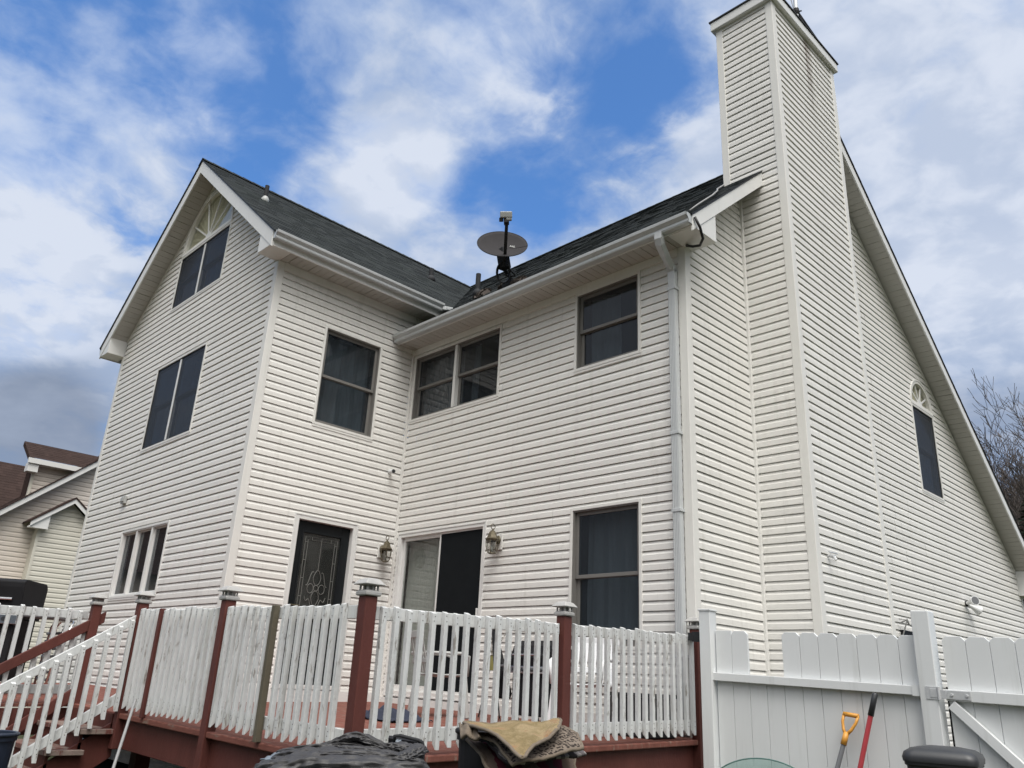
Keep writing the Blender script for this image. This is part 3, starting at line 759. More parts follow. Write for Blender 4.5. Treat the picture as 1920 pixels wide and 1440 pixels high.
# ridge caps
mb = MB()
for i in range(60):
    x = XM0 + i * .19
    if x + .2 > XM1: break
    for sg, sl in ((-1, SLM), (1, SLR)):
        mb.hexa([(x, YR, zm(YR) + .012), (x + .21, YR, zm(YR) + .004), (x + .21, YR + sg * .13, zm(YR) - sl * .13 + .006), (x, YR + sg * .13, zm(YR) - sl * .13 + .014),
                 (x, YR, zm(YR) + .020), (x + .21, YR, zm(YR) + .012), (x + .21, YR + sg * .13, zm(YR) - sl * .13 + .012), (x, YR + sg * .13, zm(YR) - sl * .13 + .020)])
mb.build('ridge_cap', MT['shingle'], main_roof, fix=False)
mb = MB()
for i in range(60):
    y = YW0 + i * .19
    if y + .2 > 3.6: break
    for sg in (-1, 1):
        a, b = XRW, XRW + sg * .13
        mb.hexa([(a, y, ZRW + .012), (a, y + .21, ZRW + .004), (b, y + .21, ZRW - SLW * .13 + .006), (b, y, ZRW - SLW * .13 + .014),
                 (a, y, ZRW + .020), (a, y + .21, ZRW + .012), (b, y + .21, ZRW - SLW * .13 + .012), (b, y, ZRW - SLW * .13 + .020)])
mb.build('ridge_cap', MT['shingle'], wing_roof, fix=False)
# roof decks: the thin dark board edge under the shingles
mb = MB()
mb.prism([(XM0, -.36, zm(-.36) - .022), (XM0, YR, zm(YR) - .022), (XM0, YR, zm(YR) - .045), (XM0, -.36, zm(-.36) - .045)], (XM1 - .012 - XM0, 0, 0))
mb.prism([(XM0, 11.74, zm(11.74) - .022), (XM0, YR, zm(YR) - .022), (XM0, YR, zm(YR) - .045), (XM0, 11.74, zm(11.74) - .045)], (XM1 - .012 - XM0, 0, 0))
mb.build('roof_deck', MT['ledge'], main_roof)
mb = MB()
for sg in (-1, 1):
    x1 = XRW + sg * (xe - XRW - .01)
    mb.prism([(x1, YW0 + .01, zw(x1) - .022), (XRW, YW0 + .01, ZRW - .022), (XRW, YW0 + .01, ZRW - .045), (x1, YW0 + .01, zw(x1) - .045)], (0, 3.7 - YW0, 0))
mb.build('roof_deck', MT['ledge'], wing_roof)

# rake boards, returns, fascias
def rk(y): return zm(y) - .046
for (ya, yb) in ((-.345, YR), (YR, 11.73)):
    mb = MB(); mb.prism([(5.318, ya, rk(ya)), (5.318, yb, rk(yb)), (5.318, yb, rk(yb) - .195), (5.318, ya, rk(ya) - .195)], (.024, 0, 0)); mb.build('rake_board', MT['white'], main_roof, bevel=.004)
mb = MB(); mb.prism([(HW, -.325, ZSM - .012), (HW, .15, ZSM - .012), (HW, .15, rk(.15) - .19), (HW, -.27, ZSM + .008)], (.334, 0, 0)); mb.build('eave_return', MT['white'], main_roof, bevel=.004)
mb = MB(); mb.prism([(HW, 11.25, 2.965), (HW, 11.70, 2.965), (HW, 11.70, rk(11.7) - .19), (HW, 11.25, rk(11.25) - .19)], (.334, 0, 0)); mb.build('eave_return', MT['white'], main_roof, bevel=.004)
def rw(x): return zw(x) - .046
for sg in (-1, 1):
    x1 = XRW + sg * (.345 - XRW)
    mb = MB(); mb.prism([(XRW, -2.786, rw(XRW)), (x1, -2.786, rw(x1)), (x1, -2.786, rw(x1) - .235), (XRW, -2.786, rw(XRW) - .235)], (0, .024, 0)); mb.build('rake_board', MT['white'], wing_roof, bevel=.004)
    a, b, c = [XRW + sg * (q - XRW) for q in (-.05, .315, -.05)]
    mb = MB(); mb.prism([(a, -2.778, ZSS), (b, -2.778, ZSS), (XRW + sg * (.30 - XRW), -2.778, ZSS + .01), (a, -2.778, rw(a) - .225)], (0, 2.778 - D, 0)); mb.build('eave_return', MT['white'], wing_roof, bevel=.004)
for (b6, pr) in (((0, 5.318, -.345, -.325, ZSM - .012, zm(-.345) - .03), main_roof), ((HW - 11, 5.318, 11.70, 11.72, 2.95, zm(11.72) - .03), main_roof),
                 ((.325, .345, -2.76, .30, ZSS - .012, zw(.345) - .03), wing_roof), ((2 * XRW - .345, 2 * XRW - .325, -2.76, 2, ZSS - .012, zw(.345) - .03), wing_roof)):
    mb = MB(); mb.box(*b6); mb.build('fascia', MT['white'], pr, bevel=.003)

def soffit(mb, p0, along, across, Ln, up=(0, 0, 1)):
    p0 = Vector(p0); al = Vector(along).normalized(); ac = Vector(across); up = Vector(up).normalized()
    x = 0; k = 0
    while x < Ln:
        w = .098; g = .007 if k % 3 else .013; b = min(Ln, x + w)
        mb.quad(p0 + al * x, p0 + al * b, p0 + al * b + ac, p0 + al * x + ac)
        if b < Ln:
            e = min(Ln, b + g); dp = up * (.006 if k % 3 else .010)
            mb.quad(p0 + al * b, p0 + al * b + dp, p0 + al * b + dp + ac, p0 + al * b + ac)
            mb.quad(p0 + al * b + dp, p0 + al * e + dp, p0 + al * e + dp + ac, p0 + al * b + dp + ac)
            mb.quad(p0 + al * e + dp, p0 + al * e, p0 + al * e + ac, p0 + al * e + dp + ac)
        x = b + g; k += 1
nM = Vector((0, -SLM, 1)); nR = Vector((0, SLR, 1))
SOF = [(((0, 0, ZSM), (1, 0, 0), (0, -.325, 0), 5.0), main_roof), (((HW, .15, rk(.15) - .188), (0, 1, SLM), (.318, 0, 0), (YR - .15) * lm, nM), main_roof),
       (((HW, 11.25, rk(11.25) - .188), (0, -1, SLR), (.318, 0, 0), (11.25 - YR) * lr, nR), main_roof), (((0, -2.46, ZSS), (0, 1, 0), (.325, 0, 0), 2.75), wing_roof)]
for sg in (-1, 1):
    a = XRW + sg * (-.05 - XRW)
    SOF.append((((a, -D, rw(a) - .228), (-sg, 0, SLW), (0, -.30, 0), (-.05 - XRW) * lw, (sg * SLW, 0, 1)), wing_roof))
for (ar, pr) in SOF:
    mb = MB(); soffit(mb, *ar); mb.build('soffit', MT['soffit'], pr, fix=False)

# gutters
def gutter(P, s0, s1, zt, name_parent):
    pr = [(0, -.118), (.072, -.118), (.080, -.100), (.076, -.072), (.094, -.052), (.112, -.034), (.116, -.006), (.116, 0), (.102, 0), (.102, -.010), (.106, -.032), (.088, -.046), (.070, -.068), (.070, -.112), (0, -.112)]
    q = MB(); q.prism([P(s0, o, zt + z) for (o, z) in pr], P(s1, 0, 0) - P(s0, 0, 0))
    end = [(0, -.118), (.072, -.118), (.080, -.100), (.076, -.072), (.094, -.052), (.112, -.034), (.116, 0), (0, 0)]
    q.prism([P(s0, o, zt + z) for (o, z) in end], P(.004, 0, 0) - P(0, 0, 0)); q.prism([P(s1 - .004, o, zt + z) for (o, z) in end], P(.004, 0, 0) - P(0, 0, 0))
    return q.build('gutter', MT['gutter'], name_parent)
gutter(PM(-.346), .03, 5.335, 5.825, main_roof)
gutter(PX(.346), -2.775, .165, 6.465, wing_roof)
q = MB(); q.prism([(2 * XRW - .346 - o, -2.775, 6.465 + z) for (o, z) in [(0, -.118), (.072, -.118), (.080, -.1), (.094, -.052), (.116, -.03), (.116, 0), (0, 0)]], (0, 3, 0)); q.build('gutter', MT['gutter'], wing_roof)
q = MB(); q.bar((.40, .15, 6.395), (.42, .22, 6.40), .09, .07); q.bar((.42, .21, 6.40), (.43, .33, 6.42), .10, .06); q.build('gutter_spout', MT['gutter'], wing_roof, bevel=.01)

# downspout
q = MB(); xd = 4.872
path = [(xd + .065, -.40, 5.72), (xd + .065, -.40, 5.655), (xd + .055, -.37, 5.60), (xd + .03, -.25, 5.525), (xd, -.10, 5.455), (xd, -.062, 5.40), (xd, -.060, 5.30)]
for a, b in zip(path[:-1], path[1:]):
    a, b = Vector(a), Vector(b); dd = (b - a).normalized() * .012
    q.bar(a - dd, b + dd, .094, .066, (0, -1, .2))
q.box(xd - .045, xd + .045, -.093, -.028, .62, 5.34)
for k in range(4): q.box(xd - .036 + k * .020, xd - .026 + k * .020, -.098, -.09, .62, 5.30)
ds = q.build('downspout', MT['gutter'], house, bevel=.006)
q = MB()
for z in (5.16, 3.45, 2.62, 1.2): q.box(xd - .055, xd + .058, -.102, -.012, z, z + .035)
q.build('strap', MT['gutter'], ds, bevel=.003)

# roof pipes
def pipe(p, h, r, white):
    q = MB(); q.tube([Vector(p) + Vector((0, 0, -.1)), Vector(p) + Vector((0, 0, h))], r, 12)
    o = q.build('vent_pipe', MT['darkgrey'], house)
    q = MB(); q.lathe([(r * 2.0, -.10), (r * 1.7, .01), (r * 1.12, .045), (r * 1.08, .05)], p, 14); q.build('flashing', MT['lnb' if white else 'darkgrey'], o, smooth=True)
pipe((-1.639, -2.109, 8.161), .26, .036, True)
pipe((-1.528, 1.339, 8.069), .20, .05, False)
pipe((-.161, 1.353, 7.334), .36, .045, False)

# ------------------------------------------------------------------ chimney
q = MB(); siding(q, PCL, lambda z: (XC0 + PW, XC1 - PW), -.4, ZC, (), 0.045); siding(q, PCR, lambda z: (YC0 + PW, YC1 - PW), -.4, ZC, (), 0.03)
q.quad((XC0, YC0, 5), (XC0, YC1, 5), (XC0, YC1, ZC), (XC0, YC0, ZC)); q.quad((XC0, YC1, -.4), (XC1, YC1, -.4), (XC1, YC1, ZC), (XC0, YC1, ZC))
def rust_streak():
    M = MT['siding'].copy(); M.name = 'rust_streaked_siding'; nt = M.node_tree; b = NB(nt)
    p = [x for x in nt.nodes if x.type == 'BSDF_PRINCIPLED'][0]; src = p.inputs['Base Color'].links[0].from_socket
    tc = b.n('ShaderNodeTexCoord'); sx = b.n('ShaderNodeSeparateXYZ'); b.l(tc.outputs['Object'], sx.inputs[0])
    n = b.noise(b.vscale(tc.outputs['Object'], (1, 14, 1.2)), 2.0, 5, 0.6)
    dy = b.math('ABSOLUTE', b.math('SUBTRACT', sx.outputs[1], 2.36))
    f = b.math('MULTIPLY', b.mr(dy, 0.02, 0.16, 1, 0, True), b.mr(sx.outputs[2], 8.3, 9.9, 0, 1, True))
    f = b.math('MULTIPLY', f, b.mr(n, 0.35, 0.6, 0.15, 0.85, True))
    f = b.math('MULTIPLY', f, b.mr(sx.outputs[0], XC1 - .02, XC1 - .013, 0, 1))
    b.l(b.mix(f, src, (0.20, 0.15, 0.115, 1)), p.inputs['Base Color']); return M
ch = q.build('chimney', rust_streak(), house, fix=False)
q = MB()
for (xa, xb) in ((XC0 - .02, XC0 + PW), (XC1 - PW, XC1 + .022)):
    for (ya, yb) in ((YC0 - .022, YC0 + PW), (YC1 - PW, YC1 + .022)):
        q.box(xa, xb, ya, yb, -.4 if xb > 5.3 else 6.5, ZC)
q.build('corner_post', MT['trim'], ch, bevel=.006)
q = MB(); q.box(XC0 - .075, XC1 + .075, YC0 - .075, YC1 + .075, ZC, ZC + .15); cp = q.build('chimney_cap', MT['white'], ch, bevel=.01)
q = MB(); q.box(XC0 - .09, XC1 + .09, YC0 - .09, YC1 + .09, ZC + .150, ZC + .172); q.build('flashing', MT['darkgrey'], cp)
q = MB(); q.lathe([(.14, .17), (.14, .40), (.19, .42), (.19, .46), (.05, .52)], (5.2, 2.2, ZC), 16); q.build('flue', MT['darkgrey'], ch)
#OBJECTS

# ================================================================== things fixed to the house
def lantern(name, label, loc, rz):
    t = thing(name, label, 'wall lamp', loc, rz, 'wall lanterns by the deck doors')   # local +x points away from the wall
    q = MB(); q.box(.018, .036, -.062, .062, -.10, .10); q.build('back_plate', MT['trim'], t, world=False, bevel=.008)
    q = MB()
    q.lathe([(.038, 0), (.045, .01), (.02, .022)], (0, 0, 0), 14)
    for i in range(len(q.v)): x, y, z = q.v[i]; q.v[i] = (.036 + z, y, x * 1.3 + .02)
    q.tube([(.05, 0, .02), (.085, 0, .03), (.11, 0, .06), (.145, 0, .065)], .011, 8)
    q.build('arm', MT['brass'], t, world=False, smooth=True)
    cx = .145
    q = MB(); q.lathe([(.088, .008), (.092, .018), (.07, .034), (.058, .06), (.046, .10), (.032, .112), (.030, .122), (.012, .128), (.010, .150)], (cx, 0, 0), 6, .5)
    q.lathe([(.080, -.004), (.086, .008), (.08, .014)], (cx, 0, 0), 6, .5)
    q.build('lamp_roof', MT['brass'], t, world=False)
    q = MB(); q.tube([(cx + .034 * math.cos(a), 0, .172 + .034 * math.sin(a)) for a in [R_(-60 + i * 300 / 14) for i in range(15)]], .005, 6); q.build('hook', MT['brass'], t, world=False, smooth=True)
    q = MB()
    for k in range(6):
        a0 = .5 + k * math.pi / 3; a1 = a0 + math.pi / 3
        pr = [(.080, -.006), (.076, -.07), (.060, -.13), (.046, -.155)]
        for (r0, z0), (r1, z1) in zip(pr[:-1], pr[1:]):
            q.quad((cx + r0 * math.cos(a0), r0 * math.sin(a0), z0), (cx + r0 * math.cos(a1), r0 * math.sin(a1), z0), (cx + r1 * math.cos(a1), r1 * math.sin(a1), z1), (cx + r1 * math.cos(a0), r1 * math.sin(a0), z1))
    q.build('glass', MT['lampglass'], t, world=False)
    q = MB()
    for k in range(6):
        a = .5 + k * math.pi / 3
        q.tube([(cx + r * math.cos(a), r * math.sin(a), z) for (r, z) in [(.081, -.004), (.077, -.07), (.061, -.13), (.047, -.156)]], .005, 5)
    q.lathe([(.048, -.150), (.050, -.160), (.02, -.168)], (cx, 0, 0), 6, .5)
    q.build('cage', MT['brass'], t, world=False)
    q = MB(); q.tube([(cx, 0, -.14), (cx, 0, -.06)], .013, 8); q.lathe([(.013, -.06), (.02, -.035), (.012, 0.0)], (cx, 0, 0), 8); q.build('bulb', MT['lnb'], t, world=False, smooth=True)
lantern('wall_lantern', 'brass coach lantern between the black back door and the wall corner', (0, -.255, 2.562), 0)
lantern('wall_lantern', 'brass coach lantern to the right of the sliding door', (2.195, 0, 2.542), R_(-90))

def satellite_dish():
    base = Vector((2.02, .10, zm(.10)))
    t = thing('satellite_dish', 'grey oval satellite dish on a bent pole above the gutter', 'satellite dish', base)
    c = at(942, 457, 11.45) - base; feed = at(948, 404, 11.05) - base; low = at(946, 496, 11.4) - base
    q = MB(); q.tube([(0, 0, -.03), (-.02, .0, .12), at(945, 505, 11.5) - base, at(945, 488, 11.5) - base], .026, 12); q.lathe([(.13, -.10), (.13, .0), (.06, .03)], (0, 0, 0), 4, .78); q.build('mast', MT['darkgrey'], t, world=False, smooth=False)
    # dish face: normal towards the sky on the camera side
    nrm = Vector((.625, -.555, .55)).normalized()
    ax = (CR - nrm * CR.dot(nrm)).normalized(); ay = nrm.cross(ax)
    ax, ay = (ax * math.cos(.12) - ay * math.sin(.12)), (ay * math.cos(.12) + ax * math.sin(.12))
    if ay.z < 0: ay = -ay
    q = MB(); RX, RY = .355, .385
    q.grid(lambda u, v: c + (ax * RX * math.cos(6.28319 * u) + ay * RY * math.sin(6.28319 * u)) * v + nrm * (.075 * v * v - .075), 48, 8)
    q.build('reflector', MT['dish'], t, world=False, smooth=True, solid=.008, fix=False)
    q = MB(); q.tube([c + ax * RX * math.cos(a) + ay * RY * math.sin(a) for a in [6.28319 * i / 48 for i in range(49)]], .007, 6); q.build('rim', MT['darkgrey'], t, world=False, smooth=True)
    q = MB(); q.bar(c - nrm * .09, low + (low - c) * .2, .14, .12); q.build('bracket', MT['darkgrey'], t, world=False, bevel=.01)
    e = at(950, 418, 11.0) - base
    q = MB(); q.bar(low, e, .045, .045, CR); q.bar(e - (e - low) * .02, e + (feed - e) * .55, .10, .07, CR); q.build('feed_arm', MT['darkgrey'], t, world=False, bevel=.006)
    f0 = at(948, 403, 11.0) - base
    q = MB(); q.bar(f0 - CR * .075, f0 + CR * .09, .08, .085, CU); q.bar(f0 + CR * .045 - CU * .08, f0 + CR * .045, .07, .08, CR); q.build('feed_head', MT['lnb'], t, world=False, bevel=.012)
    q = MB(); q.tube([f0 - CR * .06 - CU * .04, f0 - CR * .06 - CU * .09], .028, 12); q.build('horn', MT['darkgrey'], t, world=False)
    # faint pale lettering on the reflector
    q = MB(); o = c + ax * .17 - nrm * .052 + ay * .03
    def st(x0, y0, x1, y1): q.bar(o + ax * x0 + ay * y0, o + ax * x1 + ay * y1, .007, .003, nrm)
    st(-.06, 0, -.06, .05); st(-.06, .05, -.03, 0); st(-.03, 0, -.03, .05)
    st(-.01, 0, -.01, .05); st(-.01, 0, .02, 0); st(-.01, .025, .015, .025); st(-.01, .05, .02, .05)
    st(.055, 0, .055, .05); st(.035, .05, .075, .05)
    q.build('lettering', MT['lnb'], t, world=False)
    q = MB(); L0 = at(947, 500, 11.45) - base
    q.tube([L0 + CR * .02, L0 + CR * .13 - CU * .10, L0 + CR * .15 - CU * .13, L0 + CR * .05 - CU * .135, L0 - CR * .02 - CU * .11], .012, 6)
    q.tube([L0 + CR * .05 - CU * .14, L0 + CR * .12 - CU * .18, L0 + CR * .14 - CU * .30, L0 + CR * .13 - CU * .42, Vector((.10, .02, .02))], .008, 6)
    lc = at(944, 512, 11.42) - base
    for k in range(3): q.tube([lc + CR * (.085 + .006 * k) * math.cos(a) + CU * (.135 + .006 * k) * math.sin(a) - CF * .03 * k for a in [6.28319 * i / 20 for i in range(21)]], .011, 6)
    q.build('coiled_cable', MT['cable'], t, world=False, smooth=True)
satellite_dish()
def leaf_clump(loc, s, label):
    q = MB(); rr = random.Random(int(s * 1000))
    for i in range(70):
        a = rr.uniform(0, 6.28); r = s * math.sqrt(rr.random()); x, y = r * math.cos(a), r * math.sin(a) * .8
        z = y * SLM + rr.uniform(0, .5) * (s - r) + .012
        d = Vector((rr.uniform(-1, 1), rr.uniform(-1, 1), rr.uniform(-1, 1))).normalized() * .035; e = d.orthogonal() * .7
        p = Vector((x, y, z)); q.quad(p - d - e, p + d - e, p + d + e, p - d + e)
    tag(q.build('leaf_clump', MT['bark'], loc=loc), label, 'leaves', 'leaf clumps on the roof')
leaf_clump((1.05, .42, zm(.42)), .13, 'dry leaf clump beside the vent pipe in the roof valley')
leaf_clump((1.78, .22, zm(.22)), .10, 'dry leaf clump just left of the dish pole')
leaf_clump((2.22, .05, zm(.05)), .10, 'dry leaf clump just right of the dish pole')

def mast():
    z0 = ZC + .17
    b = Vector((5.665, 2.10, z0))
    t = thing('antenna_mast', 'thin antenna mast on a tripod on top of the chimney', 'antenna', b)
    q = MB(); q.tube([(0, 0, .05), (0, 0, 1.5)], .03, 10); q.build('pole', MT['galv'], t, world=False)
    q = MB()
    q.tube([(0, 0, .22), (.045, .56, .0)], .022, 8); q.build('leg', MT['darkgrey'], t, world=False)
    q = MB(); q.tube([(0, 0, .2), (-.30, .02, .0)], .018, 8); q.build('leg', MT['darkgrey'], t, world=False)
    q = MB(); q.tube([(0, 0, .2), (.03, .22, .0)], .024, 8); q.build('leg', MT['darkgrey'], t, world=False)
    q = MB(); q.lathe([(.042, .14), (.05, .18), (.042, .24)], (0, 0, 0), 10); q.tube([(-.07, -.03, .19), (.07, .03, .19)], .012, 6); q.build('clamp', MT['blackm'], t, world=False)
    q = MB(); q.tube([(-.02, -.02, .2), (-.05, -.05, .5), (-.10, -.06, 1.1), (-.12, -.06, 1.5)], .006, 5); q.build('wire', MT['gcable'], t, world=False)
mast()

q = MB(); q.tube([(4.79, 1.32, zm(1.30) + .03), (4.96, .86, zm(.86) + .035), (5.10, .62, zm(.62) + .03), (5.22, .30, zm(.30) + .03), (5.27, -.10, zm(-.10) + .03), (5.30, -.33, zm(-.33) + .02)], .011, 6)
tag(q.build('roof_cable', MT['gcable'], smooth=True), 'thin grey cable lying along the roof edge below the chimney', 'cable')
q = MB(); q.tube([(5.36, -.33, 5.80), (5.372, -.25, 5.70), (5.355, -.17, 5.60), (5.26, -.08, 5.59), (5.15, -.05, 5.63), (5.05, -.03, 5.69)], .016, 7)
tag(q.build('drip_cable', MT['cable'], smooth=True), 'black cable looping under the gutter end at the house corner', 'cable')

def floodlight():
    t = thing('floodlight', 'twin white floodlight bulbs low on the chimney side wall', 'floodlight', (HW + .02, 8.02, 2.50))
    t.scale = (.78, .78, .78)
    q = MB(); q.lathe([(.06, 0), (.06, .03), (.03, .04)], (0, 0, 0), 14)
    q.v = [(z, y, x) for (x, y, z) in q.v]; q.build('base', MT['darkgrey'], t, world=False)
    for (d, nm) in ((Vector((.75, -.60, .12)), 0), (Vector((.55, .70, -.40)), 1)):
        d.normalize(); p = d * .06
        q = MB(); q.tube([(.03, 0, 0), p, p + d * .07, p + d * .14, p + d * .24, p + d * .26], [.02, .035, .04, .06, .095, .095], 16); hd = q.build('bulb', MT['wpl'], t, world=False, smooth=False)
        q = MB(); q.tube([p + d * .2605, p + d * .262], [.082, .082], 16); q.build('lens', MT['greyp' if nm == 0 else 'redp'], hd, world=False)
floodlight()
q = MB(); q.tube([(.02, -.248, 3.713), (.06, -.248, 3.713), (.075, -.255, 3.71), (.16, -.28, 3.695)], [.03, .03, .022, .030], 12)
sc_ = tag(q.build('security_camera', MT['wpl']), 'tiny white security camera on the wing wall above the sliding door', 'camera')
q = MB(); q.tube([(.159, -.2797, 3.6953), (.164, -.2813, 3.6943)], .027, 12); q.build('lens', MT['blackp'], sc_)
q = MB(); q.box(-4.05, -3.90, -D - .06, -D - .02, 3.29, 3.41); q.box(-4.03, -3.92, -D - .075, -D - .06, 3.32, 3.39)
tag(q.build('cable_box', MT['lnb'], bevel=.005), 'small pale junction box on the gable wall between the windows', 'junction box')
q = MB(); q.tube([(XC1, 1.60, 2.35), (XC1 + .09, 1.60, 2.35)], .014, 8); q.tube([(XC1 + .07, 1.60, 2.35), (XC1 + .10, 1.60, 2.30)], .016, 8); q.tube([(XC1 + .05, 1.55, 2.385), (XC1 + .05, 1.75, 2.392)], .008, 6); q.tube([(XC1 + .05, 1.6, 2.35), (XC1 + .05, 1.6, 2.39)], .008, 6)
tag(q.build('hose_tap', MT['galv']), 'small metal hose tap on the chimney face', 'tap')
q = MB(); q.box(HW + .02, HW + .05, 5.10, 5.62, 1.70, 1.86); vt = q.build('wall_vent', MT['blackm']); tag(vt, 'black vent opening low on the side wall just above the fence', 'vent')
q = MB(); q.tube([(HW + .05, 5.05, 1.95), (HW + .12, 5.1, 2.00), (HW + .10, 5.2, 1.94), (HW + .08, 5.5, 1.90)], .012, 5); q.tube([(HW + .05, 5.05, 1.75), (HW + .13, 5.08, 1.99), (HW + .05, 5.0, 2.0)], .010, 5); q.build('wire', MT['gcable'], vt)

# ================================================================== deck
def dk(v): return Vector((v.x, v.y, v.z + .0225 * max(v.y, -6.5) + .017 * (5.05 - v.x)))
def fl(x, y): return .495 + .0225 * y + .017 * (5.05 - x)
deck = thing('deck', 'raised dark red timber deck with peeling white slatted railing', 'deck', (2.5, -3.0, -.45))
q = MB(); y = -6.2
while y < -.03:
    x0, x1 = (-4.0, .15) if y < -3.93 else ((-4.0, 5.07) if y + .138 < -D else (.02, 5.07))
    q.box(x0, x1, y, min(y + .137, -.02), .462, .495); y += .142
q.build('floor', MT['redfloor'], deck, warp=dk, bevel=.004)
q = MB(); q.box(.15, 5.045, -3.912, -3.872, .205, .450); q.build('rim_board', MT['red'], deck, warp=dk, bevel=.004)
q = MB(); q.box(5.005, 5.045, -3.872, -.06, .205, .450); q.build('rim_board', MT['red'], deck, warp=dk, bevel=.004)
q = MB(); q.box(.11, .15, -6.2, -3.93, .205, .450); q.build('rim_board', MT['red'], deck, warp=dk, bevel=.004)
q = MB(); q.box(.15, 5.095, -3.965, -3.925, .452, .497); q.build('nosing', MT['redfloor'], deck, warp=dk, bevel=.008)
q = MB(); q.box(5.058, 5.10, -3.925, -.10, .452, .497); q.build('nosing', MT['redfloor'], deck, warp=dk, bevel=.008)
for (x, y) in ((1.0, -3.5), (3.2, -3.5), (4.8, -3.5), (4.8, -1.5), (-1.5, -5.8), (0, -5.8)):
    q = MB(); q.box(x - .07, x + .07, y - .07, y + .07, -.5, .21); q.build('pier', MT['red'], deck)

def solar_cap(x, y, z, parent):
    q = MB(); r2 = math.sqrt(2)
    q.lathe([(.056 * r2, 0), (.060 * r2, .008), (.060 * r2, .024), (.050 * r2, .034), (.047 * r2, .036)], (x, y, z), 4, math.pi / 4)
    q.lathe([(.030 * r2, .034), (.030 * r2, .070)], (x, y, z), 4, math.pi / 4)
    for sx in (-1, 0, 1):
        for sy in (-1, 0, 1):
            if sx or sy: q.box(x + sx * .040 - .006, x + sx * .040 + .006, y + sy * .040 - .006, y + sy * .040 + .006, z + .034, z + .068)
    q.lathe([(.050 * r2, .066), (.074 * r2, .068), (.076 * r2, .074), (.064 * r2, .088), (.050 * r2, .104), (.030 * r2, .112), (.006, .114)], (x, y, z), 4, math.pi / 4)
    return q.build('solar_cap', MT['cap'], parent, bevel=.003)
POSTS = [(.215, -3.9), (1.454, -3.9), (3.212, -3.9), (5.05, -3.9), (5.05, -2.0), (5.05, -.12)]
for (x, y) in POSTS:
    zt = 1.46 + .0225 * y + .017 * (5.05 - x)
    q = MB(); h = .0445
    yy = y - .035 if y < -3 and x < 5 else y; xx = x + .03 if x > 5 else x
    q.box(xx - h, xx + h, yy - h, yy + h, .17, zt)
    p = q.build('post', MT['red'], deck, bevel=.006)
    solar_cap(xx, yy, zt, p)
RB = random.Random(5)
def baluster(x, y, z0, z1, dx, dy, parent, w=.036, material='paintwood', cut=True):
    """square stick; its foot is cut at 45 degrees; (dx,dy) points outwards"""
    h = w / 2; ln = .036; tl = RB.uniform(-.004, .004); z1 += RB.uniform(-.012, .012); z0 += RB.uniform(-.008, .008)
    a = Vector((x, y, 0)); o = Vector((dx, dy, 0)) * h; sd = Vector((-dy, dx, 0)) * h
    zi = z0 + (w if cut else 0)
    q = MB(); up = Vector((0, 0, 1)); t = sd * 0 + Vector((-dy, dx, 0)) * tl
    q.hexa([a - sd + o + up * z0, a + sd + o + up * z0, a + sd - o + up * zi, a - sd - o + up * zi,
            a - sd + o + up * (z1 - .012) + t, a + sd + o + up * (z1 - .012) + t, a + sd - o + up * z1 + t, a - sd - o + up * z1 + t])
    n0 = len(q.f); oo = Vector((dx, dy, 0)).normalized() * (h + .0012)
    for zz in (z1 - .035, z1 - .070, z0 + .075, z0 + .110):
        c = a + oo + up * (zz + RB.uniform(-.008, .008)) + sd.normalized() * RB.uniform(-.006, .006) + t * 1.0; r = .0042
        if zz > (z0 + z1) / 2: c += Vector((0, 0, 0))
        q.add([c + (sd.normalized() * math.cos(k * 1.0472) + up * math.sin(k * 1.0472)) * r for k in range(6)], [(0, 1, 2, 3, 4, 5)])
    q.m2 = (n0, MT['stain'])
    return q.build('baluster', MT[material], parent, bevel=.0025)
def level_run(ax, fixed, a, b, n, outx, outy, skip=()):
    for i in range(n):
        s = a + (b - a) * (i + .5) / n
        if any(abs(s - k) < .06 for k in skip): continue
        x, y = (s, fixed) if ax == 'x' else (fixed, s)
        d = .0225 * y + .017 * (5.05 - x)
        baluster(x, y, .535 + d, 1.412 + d, outx, outy, deck)
level_run('x', -3.968, 1.53, 3.15, 15, 0, -1, (2.03,))
level_run('x', -3.968, 3.28, 4.98, 16, 0, -1, (4.05,))
level_run('y', 5.098, -3.83, -2.06, 17, 1, 0)
level_run('y', 5.098, -1.94, -.18, 17, 1, 0)
level_run('y', .085, -6.1, -3.98, 19, 1, 0)
for (x0, x1, y0, y1) in ((1.50, 3.165, -3.948, -3.912), (3.257, 5.03, -3.948, -3.912), (5.042, 5.078, -3.86, -2.05), (5.042, 5.078, -1.95, -.17), (.026, .062, -6.15, -3.95)):
    q = MB(); q.box(x0, x1, y0, y1, 1.318, 1.402); q.build('top_rail', MT['paintwood'], deck, warp=dk, bevel=.004)
    q = MB(); q.box(x0, x1, y0, y1, .578, .664); q.build('bottom_rail', MT['paintwood'], deck, warp=dk, bevel=.004)
q = MB(); q.box(2.005, 2.052, -3.992, -3.95, .50, 1.405); q.build('middle_post', MT['red'], deck, warp=dk, bevel=.004)
q = MB(); q.box(4.030, 4.076, -4.000, -3.955, .50, 1.41); tag(q.build('middle_post', MT['olive'], deck, warp=dk, bevel=.004), 'bare greenish middle post')

